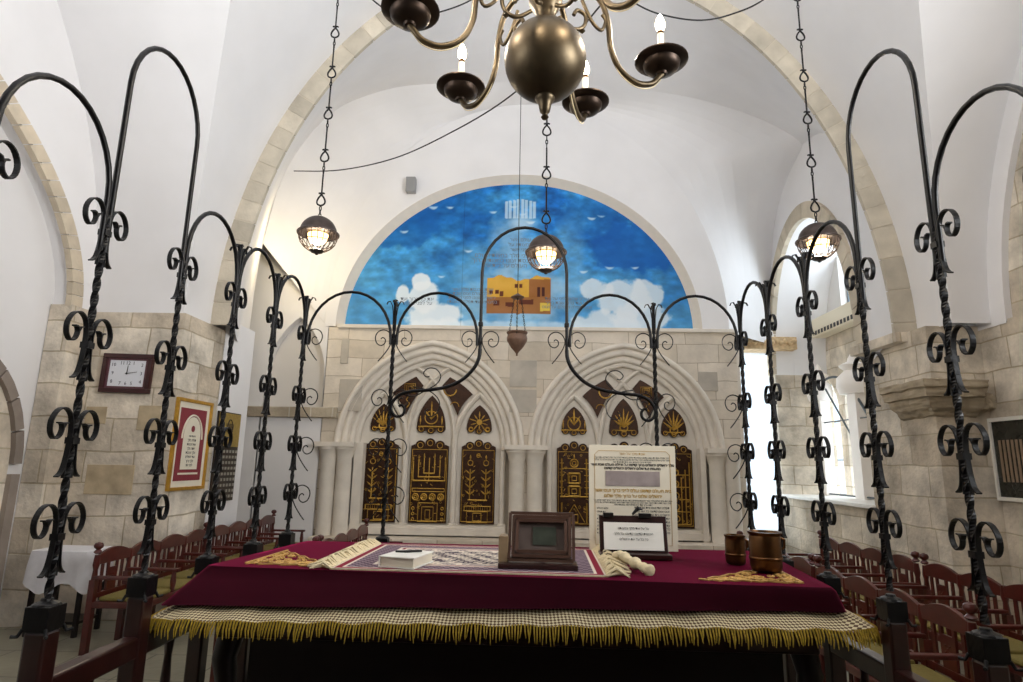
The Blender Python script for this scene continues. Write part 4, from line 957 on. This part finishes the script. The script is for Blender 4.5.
# book stand with clip holding a white sheet
bs=thing('book_stand','dark wooden book stand with black clips holding a printed white sheet','book stand',(.545,3.12,TZ+.01),rad(-2))
MB().box((0,0,.012),(.34,.12,.024)).build('base',M_WOOD,bs,bevel=.004)
MB().box((0,.035,.10),(.33,.014,.19),rx=rad(-14)).build('back_board',M_WOOD,bs,bevel=.003)
MB().box((0,.022,.098),(.29,.004,.13),rx=rad(-14)).build('sheet',M_BOARD,bs)
for k in range(3): text('lettering',heb(5,90+k),.016,(0,.018+.006*(1-k),.135-.025*k),M_INK,bs,rot=(PI/2-rad(14)*1,0,0),ext=.0003)
mb=MB(); mb.box((-.12,.05,.195),(.05,.03,.022)); mb.box((.06,.05,.195),(.06,.03,.022)); mb.tube([(.0,.05,.2),(.03,.045,.232),(.05,.045,.225)],[.006,.012,.004],6); mb.build('clip',M_BLACK,bs,bevel=.003)
# rolled cream cloth beside the stand
rc=MB(); P=crom([(.43,2.98,TZ+.035),(.455,2.92,TZ+.045),(.47,2.84,TZ+.04),(.50,2.74,TZ+.033),(.53,2.66,TZ+.024)],6)
rc.tube([tuple(p) for p in P],[.014+.010*abs(sin(i*.5))+.004*sin(i*1.7) for i in range(len(P))],10)
tag(rc.build('rolled_shawl',M_TASSEL,smooth=60),'rolled cream fringed cloth lying beside the book stand','cloth')
# brass vessels
def pot(name,label,x,y,r,h,m_):
    t=thing(name,label,'brass pot',(x,y,TZ+.012))
    MB().lathe([(0,0),(r*.8,0),(r*.95,h*.05),(r,h*.15),(r*1.0,h*.8),(r*.96,h*.9),(r*1.06,h*.96),(r*1.08,h),(r*.96,h),(r*.9,h*.9),(r*.88,h*.2),(0,h*.12)],(0,0,0),28).build('body',m_,t,smooth=40)
    MB().lathe([(r*1.01,h*.30),(r*1.05,h*.32),(r*1.05,h*.36),(r*1.01,h*.38)],(0,0,0),28).build('band',M_BRASS,t,smooth=40)
    MB().tube([(r*1.0,0,h*.85),(r*1.28,0,h*.8),(r*1.25,0,h*.6),(r*1.0,0,h*.55)],.006,8).build('handle',M_BRASS,t,smooth=60)
pot('brass_pot','large aged brass pot on the right end of the velvet cloth',1.055,2.80,.066,.165,M_BRASS)
pot('brass_pot','small brass pot standing behind the large one on the table',.985,2.98,.045,.13,M_BRASS)

# ------------------------------------------------------------------ benches
def make_bench(n,mod,label,group):
    L=n*mod; t=thing('wooden_bench',label,'bench',(0,0,0),0,group)
    MB().bx(.02,.46,0,L,.36,.41).build('seat_frame',M_REDWOOD,t,bevel=.006)
    r_=MB(); P=[(0,.70)]
    for k in range(n):
        for j in range(9): u=j/8; P.append((k*mod+.02+(mod-.04)*u,.775+.05*sin(PI*u)))
    P+= [(L,.70)]
    MB().prism(P,'YZ',-.012,.018).build('back_rail',M_REDWOOD,t,bevel=.004)
    MB().bx(-.01,.016,0,L,.43,.47).build('lower_rail',M_REDWOOD,t)
    MB().bx(.40,.44,0,L,.14,.18).build('stretcher',M_REDWOOD,t)
    for k in range(n):
        c=(k+.5)*mod
        s=MB(); s.prism([(c-.06,.47),(c+.06,.47),(c+.07,.70),(c+.045,.70),(c+.045,.655),(c-.045,.655),(c-.045,.70),(c-.07,.70)],'YZ',-.004,.012)
        for a,b in((0,0),(.018,.018),(-.018,.018),(.018,-.018),(-.018,-.018)): s.box((.016,c+a,.58+b),(.006,.010,.010))
        s.build('splat',M_REDWOOD,t)
        for a in(-.13,.13): MB().box((.003,c+a,.585),(.014,.028,.23)).build('slat',M_REDWOOD,t)
        MB().bx(.05,.44,c-mod/2+.03,c+mod/2-.03,.41,.445).build('cushion',M_OLIVE,t,bevel=.015)
    for k in range(n+1):
        y=min(max(k*mod,.02),L-.02); end=k in(0,n)
        p=MB(); p.box((0,y,.29),(.05,.05,.58)); p.tube([(0,y,.56),(0,y,.66),(0,y,.70),(0,y,.78)],[.026,.018,.027,.020],10)
        if end: p.lathe([(.02,0),(.034,.012),(.024,.026),(.016,.034),(.034,.05),(.038,.066),(.028,.086),(0,.096)],(0,y,.79),12)
        p.build('back_post',M_REDWOOD,t,smooth=40)
        a=MB(); a.bx(0,.47,y-.025,y+.025,.585,.612); a.build('armrest',M_REDWOOD,t,bevel=.006)
        g=MB(); g.lathe([(.018,0),(.026,.04),(.02,.10),(.027,.2),(.026,.36),(.018,.42),(.026,.50),(.016,.585)],(.43,y,0),10); g.build('front_leg',M_REDWOOD,t,smooth=40)
    return t
b4=make_bench(4,.46,'long red wooden bench along the left wall, the one nearest the clock','benches along the left wall')
b4.location=(-3.58,5.32,0)
dup(b4,(-3.58,7.22,0),0,'long red wooden bench along the left wall under the brass plaque, beyond the first')
for z in [dup(b4,(-1.97,4.24,0),0,'red wooden bench left of the platform, its near half hidden behind the velvet cloth'),dup(b4,(-1.97,6.16,0),0,'red wooden bench standing before the left ark arch, finial posts showing')]: z['group']='benches left of the platform'
for y,l in((7.68,'far red wooden bench in the right-hand wall row, below the window sill'),(5.76,'middle red wooden bench in the right-hand wall row, below the stone corbel'),(3.84,'near red wooden bench in the right-hand wall row, at the right edge')):
    z=dup(b4,(3.55,y,0),PI,l); z['group']='benches along the right wall'
for y,l in((7.40,'red wooden bench in the inner right row, the far one by the bright doorway'),(5.50,'red wooden bench in the inner right row, nearer, beside the lace cloth corner')):
    z=dup(b4,(2.5,y,0),PI,l); z['group']='benches in the inner right row'

# side table with cloth
st=thing('side_table','small dark table under a white cloth beside the clock pier','table',(-4.22,5.95,0))
MB().box((0,0,.72),(.50,.36,.03)).build('table_top',M_BLACKWOOD,st)
for sx in(-1,1):
    for sy in(-1,1): MB().box((sx*.22,sy*.15,.355),(.035,.035,.71)).build('leg',M_BLACKWOOD,st)
MB().box((0,0,.12),(.46,.30,.025)).build('stretcher',M_BLACKWOOD,st)
cl=MB(); n=48; loops=[]
for zz,o in((.742,0),(.738,.012),(.70,.02),(.6,.03),(.5,.035),(.42,.04)):
    P=[]
    for i in range(n):
        a=2*PI*i/n; x=max(-1,min(1,1.35*cos(a)))*.26; y=max(-1,min(1,1.35*sin(a)))*.19; k=1+o*3+(.03*sin(i*1.9) if zz<.7 else 0); P.append((x*k,y*k))
    loops.append((P,lambda i,zz=zz:zz+(.05*sin(i*.7) if zz<.45 else 0)))
tc_=thing('white_cloth','white linen cloth draped over the small side table on the left','tablecloth',(-4.22,5.95,.0)); skirt('cloth',M_CLOTH,loops,tc_,top=True)

# ------------------------------------------------------------------ wall pieces
ck=thing('wall_clock','rectangular wall clock in a dark red wooden frame on the stone pier','clock',(-4.235,6.38,2.465)); ck.rotation_euler=(0,rad(1),0)
W,H_=.54,.42
mb=MB()
for a,b,c_,d_ in[(-W/2,W/2,H_/2-.05,H_/2),(-W/2,W/2,-H_/2,-H_/2+.05),(-W/2,-W/2+.05,-H_/2+.05,H_/2-.05),(W/2-.05,W/2,-H_/2+.05,H_/2-.05)]: mb.bx(a,b,-.035,.015,c_,d_)
mb.build('frame',mat('clock_frame_wood',(58,20,22),.35,noise=.2),ck,bevel=.006)
mb=MB(); 
for a,b,c_,d_ in[(-.225,.225,.14,.165),(-.225,.225,-.165,-.14),(-.225,-.195,-.14,.14),(.195,.225,-.14,.14)]: mb.bx(a,b,-.02,.0,c_,d_)
mb.build('inner_frame',mat('plum_inner',(92,52,60),.4),ck)
MB().bx(-.2,.2,-.012,.01,-.145,.145).build('dial',M_CLOCKFACE,ck)
for k in range(1,13):
    a=PI/2-k*PI/6; u=max(abs(cos(a))/.155,abs(sin(a))/.108); text('numeral',str(k),.052,(cos(a)/u,-.0135,sin(a)/u),mat('clock_numeral',(60,60,74),.6),ck,ext=.0005)
mb=MB(); mb.tube([(0,-.016,-.012),(.004,-.016,.085)],[.005,.003],5); mb.build('hour_hand',M_INK,ck); mb=MB(); mb.tube([(-.015,-.018,-.003),(.11,-.018,.016)],[.004,.0025],5); mb.build('minute_hand',M_INK,ck)
MB().lathe([(0,-.003),(.011,0),(0,.003)],(0,-.018,0),10,axis='Y').build('hub',M_INK,ck)
# red framed prayer on the pier's side
def yz_frame(t,w,h,b,m_,d=.03,off=0):
    mb=MB()
    for a,bb,c_,d_ in[(-w/2,w/2,h/2-b,h/2),(-w/2,w/2,-h/2,-h/2+b),(-w/2,-w/2+b,-h/2+b,h/2-b),(w/2-b,w/2,-h/2+b,h/2-b)]: mb.bx(off,off+d,a,bb,c_,d_)
    return mb.build('frame',m_,t,bevel=.003)
rp=thing('framed_prayer','gilt-framed maroon and cream Hebrew prayer sheet on the pier side','picture',(-3.70,6.79,1.74))
yz_frame(rp,.74,.98,.035,M_GILT,.035)
MB().bx(0,.012,-.34,.34,-.46,.46).build('mount',M_PAPER,rp); MB().bx(.012,.016,-.27,.27,-.39,.39).build('maroon_field',M_MAROON,rp)
ap=[(-.17,-.27)]+[(y,z) for y,z in ell(0,.10,.17,.20,16)]+[(.17,-.27)]
MB().prism([(y,z) for y,z in ap],'YZ',.016,.020).build('cream_panel',M_PAPER,rp)
MB().tube([(.019,y,z) for y,z in ell(0,.06,.205,.26,20)],.010,5).build('arch_band',M_PAPER,rp); MB().box((.018,0,-.315),(.004,.40,.02)).build('band',M_PAPER,rp)
MB().lathe([(0,0),(.035,.001),(.035,.004),(0,.005)],(.020,0,.17),14,axis='X').build('crest',M_MAROON,rp)
for k in range(8): text('lettering',heb(2,200+k),.040 if k else .026,(.0215,0,.09-.045*k),M_INK,rp,rot=(PI/2,0,PI/2),ext=.0004)
# memorial plaque
mp_=thing('memorial_plaque','brass-headed memorial plaque of small dark name plates on the white wall','plaque',(-3.70,7.62,1.62))
MB().bx(0,.025,-.29,.29,-.54,.54).build('board',M_DARKPLATE,mp_,bevel=.004)
MB().bx(.025,.032,-.275,.275,.12,.525).build('brass_header',M_PLATE,mp_)
np_=MB().box((.03,0,0),(.008,.04,.034)).build('name_plate',mat('silver_plate',(170,166,156),.4,.4),mp_)
for r__ in range(9):
    for c__ in range(7):
        q_=np_ if r__+c__==0 else np_.copy()
        if q_ is not np_: C.objects.link(q_)
        q_.location=(0,-.24+c__*.08,.06-r__*.068)
mb=MB(); mb.tube([(.034,.06*cos(a),.36+.09*sin(a)) for a in [2*PI*k/16 for k in range(16)]],.006,5,closed=True)
for k in range(7): mb.tube([(.034,(k-3)*.025,.30),(.034,(k-3)*.03,.40)],.004,5)
mb.build('emblem',M_DARKPLATE,mp_)
# right framed print
rf=thing('framed_print','white-framed dark print of pale vertical strips on the right stone wall','picture',(4.935,6.22,1.73))
yz_frame(rf,.78,.84,.04,mat('white_frame',(222,218,208),.5),.035,-.04)
MB().bx(-.02,0,-.36,.36,-.39,.39).build('print',M_PICTURE,rf)
mb=MB()
for k in range(11): mb.box((-.022,-.28+k*.055,-.02),(.005,.03,.42))
mb.build('pale_strips',mat('pale_strip',(140,118,96),.5),rf)

# ------------------------------------------------------------------ chandelier
chx,chy=.06,2.0; pz=3.145
ch=thing('chandelier','large aged brass globe chandelier with lit candle bulbs hanging over the platform','chandelier',(chx,chy,0))
bz=3.05
MB().lathe([(0,-.15)]+[(.15*cos(a),.15*sin(a)) for a in [(-88+176*k/24)*PI/180 for k in range(25)]]+[(0,.15)],(0,0,bz),40).build('globe',M_BRONZE,ch,smooth=60)
MB().lathe([(0,-.095),(.010,-.092),(.014,-.085),(.009,-.077),(.012,-.07),(.018,-.064),(.020,-.055),(.024,-.035),(.030,-.022),(.036,-.014),(.036,-.008),(.030,-.002),(.032,.006),(.036,.016)],(0,0,bz-.142),24).build('lower_finial',M_BRONZE,ch,smooth=50)
MB().lathe([(.045,.14),(.03,.17),(.04,.20),(.062,.24),(.066,.28),(.05,.33),(.03,.36),(.055,.40),(.06,.46),(.03,.52),(.022,.7),(.03,.8),(.02,1.0),(.008,1.05),(.008,5.2)],(0,0,bz),24).build('stem',M_BRONZE,ch,smooth=50)
R_=.495
mk=MB()
angs=[20,67,135,192,251,312]
for a_ in angs:
    a=rad(a_); D=Vector((cos(a),sin(a),0)); 
    def q(r,z): return tuple(D*r+Vector((0,0,z)))
    arm=MB(); P=crom([q(.03,bz+.27),q(.10,bz+.34),q(.17,bz+.36),q(.235,bz+.31),q(.262,bz+.22),q(.272,bz+.12),q(.31,bz+.04),q(.38,bz+.0),q(.445,bz+.012),q(.482,bz+.05),q(R_,pz-.03)],5)
    arm.tube([tuple(p) for p in P],.0115,9); ao_=arm.build('arm',M_BRONZE,ch,smooth=60)
    sc=MB(); sc.tube([tuple(p) for p in crom([q(.055,bz+.20),q(.11,bz+.165),q(.155,bz+.185),q(.165,bz+.235),q(.13,bz+.25),q(.115,bz+.225)],4)],.008,7)
    sc.tube([tuple(p) for p in crom([q(.15,bz+.30),q(.19,bz+.22),q(.23,bz+.19),q(.25,bz+.235),q(.235,bz+.26)],4)],.007,7)
    sc.lathe([(0,-.012),(.012,0),(0,.012)],q(.15,bz+.165),8); sc.build('arm_scroll',M_BRONZE,ao_,smooth=60)
    wr=MB(); wr.tube([(p.x*1.0,p.y*1.0,p.z-.018) for p in P[25:48]],.0022,5); wr.build('flex',M_TASSEL,ao_)
    c=D*R_
    MB().lathe([(0,-.035),(.018,-.032),(.022,-.024),(.036,-.021),(.058,-.012),(.070,.003),(.073,.018),(.096,.022),(.104,.028),(.104,.033),(.096,.037),(.065,.026),(.02,.018),(0,.018)],(c.x,c.y,pz),28).build('drip_pan',M_PAN,ao_,smooth=50)
    MB().lathe([(.018,.015),(.02,.03),(.014,.035),(.018,.045),(.018,.052),(0,.052)],(c.x,c.y,pz),14).build('candle_cup',M_BLACK,ao_,smooth=40)
    MB().lathe([(.0135,.05),(.0135,.148),(0,.148)],(c.x,c.y,pz),14).build('candle_sleeve',M_CANDLE,ao_,smooth=40)
    MB().lathe([(.0125,.148),(.0125,.162),(0,.162)],(c.x,c.y,pz),12).build('bulb_socket',M_BRASS,ao_,smooth=40)
    MB().lathe([(.009,.16),(.018,.178),(.0195,.195),(.014,.218),(.006,.235),(0,.242)],(c.x,c.y,pz),14).build('bulb',M_BULB,ao_,smooth=60)

# ------------------------------------------------------------------ pendant lamps
def pendant(x,z,label,ztop,first=.30):
    t=thing('pendant_lamp',label,'pendant lamp',(x,5.0,z),0,'caged dome lamps on iron chains')
    r=.158
    MB().lathe([(r*1.13,0),(r*1.14,.012),(r*1.02,.02)]+[(r*cos(a),r*.98*sin(a)+.01) for a in [rad(10+80*k/10) for k in range(11)]]+[(.0,r+.012)],(0,0,0),32).build('shade',M_LAMP,t,smooth=50)
    cg=MB()
    for k in range(20):
        a=2*PI*k/20; cg.tube([(r*1.04*cos(b)*cos(a),r*1.04*cos(b)*sin(a),-r*1.0*sin(b)) for b in [rad(82*j/8) for j in range(9)]],.0038,5)
    for b in(0,28,): cg.tube([(r*1.05*cos(rad(b))*cos(a),r*1.05*cos(rad(b))*sin(a),-r*sin(rad(b))) for a in [2*PI*k/28 for k in range(28)]],.004,5,closed=True)
    cg.build('cage',M_LAMP,t,smooth=60)
    MB().lathe([(0,-.03),(.016,-.022),(.014,-.012),(.05,-.004),(.06,.012),(.045,.02)],(0,0,-r-.0),16).build('bottom_boss',M_LAMP,t,smooth=50)
    MB().lathe([(0,-.085),(.05,-.07),(.082,-.03),(.088,.01),(.07,.05),(0,.07)],(0,0,-.01),18).build('globe',M_LAMPGLOW,t,smooth=60)
    ch_=MB(); zc=r+.01
    ch_.tube([(.012*cos(a),0,zc+.012+.014*sin(a)) for a in [2*PI*k/10 for k in range(10)]],.004,5,closed=True)
    def links(z0,nl):
        for k in range(nl):
            zz=z0+k*.036+.02; ax=k%2
            ch_.tube([((.009*cos(a) if ax else 0),(0 if ax else .009*cos(a)),zz+.022*sin(a)) for a in [2*PI*j/10 for j in range(10)]],.005,5,closed=True)
        return z0+nl*.036+.01
    zc=links(zc+.02,2)
    while zc<ztop-z:
        for sg in(-1,1): ch_.tube([tuple(p) for p in crom([(0,0,zc),(sg*.028,0,zc+.012),(sg*.036,0,zc+.04),(sg*.022,0,zc+.075),(sg*.004,0,zc+.10),(sg*.012,0,zc+.118),(sg*.026,0,zc+.112)],3)],.0078,6)
        ch_.tube([(0,0,zc+.1),(0,0,zc+.30)],.0075,6); zc=links(zc+.30,3)
    ch_.build('chain',M_IRON,t,smooth=60)
    return t
pendant(-1.813,3.52,'caged dome lamp hanging on a chain left of the blue mural',7.6)
pendant(.169,3.37,'caged dome lamp hanging in front of the mural, below the chandelier',8.1)
pendant(2.489,3.50,'caged dome lamp hanging at the right before the window bay',7.7)
# eternal light
ol=thing('hanging_oil_lamp','small bronze oil lamp hanging on three chains from a long wire over the ark','oil lamp',(-.116,8.6,0))
MB().lathe([(0,3.10),(.015,3.105),(.012,3.13),(.03,3.16),(.085,3.22),(.145,3.32),(.15,3.36),(.135,3.41),(.155,3.44),(.15,3.45),(.13,3.44),(.1,3.36),(0,3.34)],(0,0,0),24).build('bowl',M_CLAYPOT,ol,smooth=50)
MB().lathe([(0,3.94),(.07,3.95),(.10,3.97),(.06,3.995),(.02,4.02),(0,4.04)],(0,0,0),20).build('smoke_cap',M_CLAYPOT,ol,smooth=50)
for k in range(3):
    a=2*PI*k/3+.5; c=MB()
    for j in range(18):
        t=j/18; x=(.14*(1-t)+.06*t); z=3.42+.55*t; w=.010
        c.tube([(x*cos(a)+(w*cos(b) if j%2 else 0),x*sin(a)+(0 if j%2 else w*cos(b)),z+.02*sin(b)) for b in [2*PI*q/8 for q in range(8)]],.004,4,closed=True)
    c.build('chain',M_IRON,ol)
MB().tube([(0,0,4.03),(0,0,7.75)],.0055,5).build('suspension_wire',M_IRON,ol)
# sagging cables
def cable(label,pts): tag(MB().tube([tuple(p) for p in crom(pts,8)],.009,6).build('electric_cable',M_BLACK,smooth=60),label,'cable')
def at(x,y,Y):
    dd=r2*((x-511.5)/CF)+u2*((341-y)/CF)+fw; t=Y/dd.y; return (dd.x*t,Y,1.6+dd.z*t)
cable('thin black cable sagging from the left vault towards the chandelier',[at(294,171,8.85),at(340,170,8.2),at(395,158,7.6),at(450,133,7.0),at(505,100,6.4),at(560,52,5.8),at(600,6,5.3)])
cable('thin black cable sagging across the top of the arch, left of the chandelier',[at(330,-45,6.4),at(373,0,6.2),at(392,11,6.0),at(415,16,6.0),at(440,12,6.0),at(471,0,6.0),at(500,-22,6.0)])
cable('thin black cable sagging across the top of the arch, right of the chandelier',[at(600,-22,6.0),at(640,6,6.0),at(672,17,6.0),at(705,20,6.0),at(735,13,6.0),at(763,0,6.1),at(800,-30,6.3)])

# ------------------------------------------------------------------ lights
def area(name,loc,rot,size,power,col=(1,1,1),sy=None,spread=None):
    l=bpy.data.lights.new(name,'AREA'); l.energy=power; l.color=col; l.shape='RECTANGLE'; l.size=size; l.size_y=sy or size
    if spread: l.spread=rad(spread)
    o=bpy.data.objects.new(name,l); C.objects.link(o); o.location=loc; o.rotation_euler=rot; return o
def look(o,tgt): d=(Vector(tgt)-o.location); o.rotation_euler=d.to_track_quat('-Z','Y').to_euler()
w=bpy.data.worlds.new('world'); bpy.context.scene.world=w; w.use_nodes=True
w.node_tree.nodes['Background'].inputs[0].default_value=(.86,.93,1,1); w.node_tree.nodes['Background'].inputs[1].default_value=1.6
# daylight of the right side window, with added vault fill from left and rear
a=area('window_daylight_right',(4.8,.5,3.7),(0,0,0),2.6,390,(.95,.975,1),2.2,spread=120); look(a,(-3,4.5,8))
a=area('vault_fill_left',(-4.6,0,3.7),(0,0,0),2.6,110,(.96,.98,1),2.2,spread=115); look(a,(2,4,9))  # added fill lamp, no window on this side
a=area('vault_fill_rear',(0,-2.0,4.6),(0,0,0),3.5,105,(.92,.96,1),1.5,spread=110); look(a,(0,4.5,9.5))  # added fill lamp behind the camera, brightens the vault
a=area('sky_outside_window_bay',(6.5,9.8,3.4),(0,0,0),4,400,(.93,.97,1),5); look(a,(4,9.3,2.9))
a=area('sky_outside_passage',(4.0,11.45,2.4),(0,0,0),1.0,32,(.95,.98,1),3.4); look(a,(3.6,7,2.2))
p=bpy.data.lights.new('left_bay_lamp','POINT'); p.energy=26; p.color=(1,.80,.44); p.shadow_soft_size=.15; o=bpy.data.objects.new('left_bay_lamp',p); C.objects.link(o); o.location=(-3.5,8.4,4.6)
for a_ in angs:
    p=bpy.data.lights.new('chandelier_bulb','POINT'); p.energy=11; p.color=(1,.90,.76); p.shadow_soft_size=.03; o=bpy.data.objects.new('chandelier_bulb',p); C.objects.link(o); o.location=(chx+R_*cos(rad(a_)),chy+R_*sin(rad(a_)),pz+.27)
for x,z in((-1.813,3.4),(.169,3.25),(2.489,3.38)):
    p=bpy.data.lights.new('pendant_bulb','POINT'); p.energy=32; p.color=(1,.86,.66); p.shadow_soft_size=.06; o=bpy.data.objects.new('pendant_bulb',p); C.objects.link(o); o.location=(x,5,z)

bpy.context.view_layer.update(); dg=bpy.context.evaluated_depsgraph_get()
for o in [o for o in bpy.data.objects if o.type=='FONT']:
    me=bpy.data.meshes.new_from_object(o.evaluated_get(dg)); me.name=o.name; nm=o.name; par=o.parent; mw_=o.matrix_basis.copy(); mt=o.data.materials[0]
    bpy.data.objects.remove(o); q=bpy.data.objects.new(nm,me); C.objects.link(q); q.parent=par; q.matrix_basis=mw_
    if not me.materials: me.materials.append(mt)
vs_=bpy.context.scene.view_settings
bpy.context.scene.display_settings.display_device='sRGB'
vs_.view_transform='Standard'; vs_.look='None'; vs_.gamma=1; vs_.use_curve_mapping=False; vs_.exposure=0.06
bpy.context.scene.cycles.use_denoising=True
bpy.context.scene.cycles.max_bounces=8; bpy.context.scene.cycles.diffuse_bounces=5
bpy.context.scene.cycles.sample_clamp_indirect=8
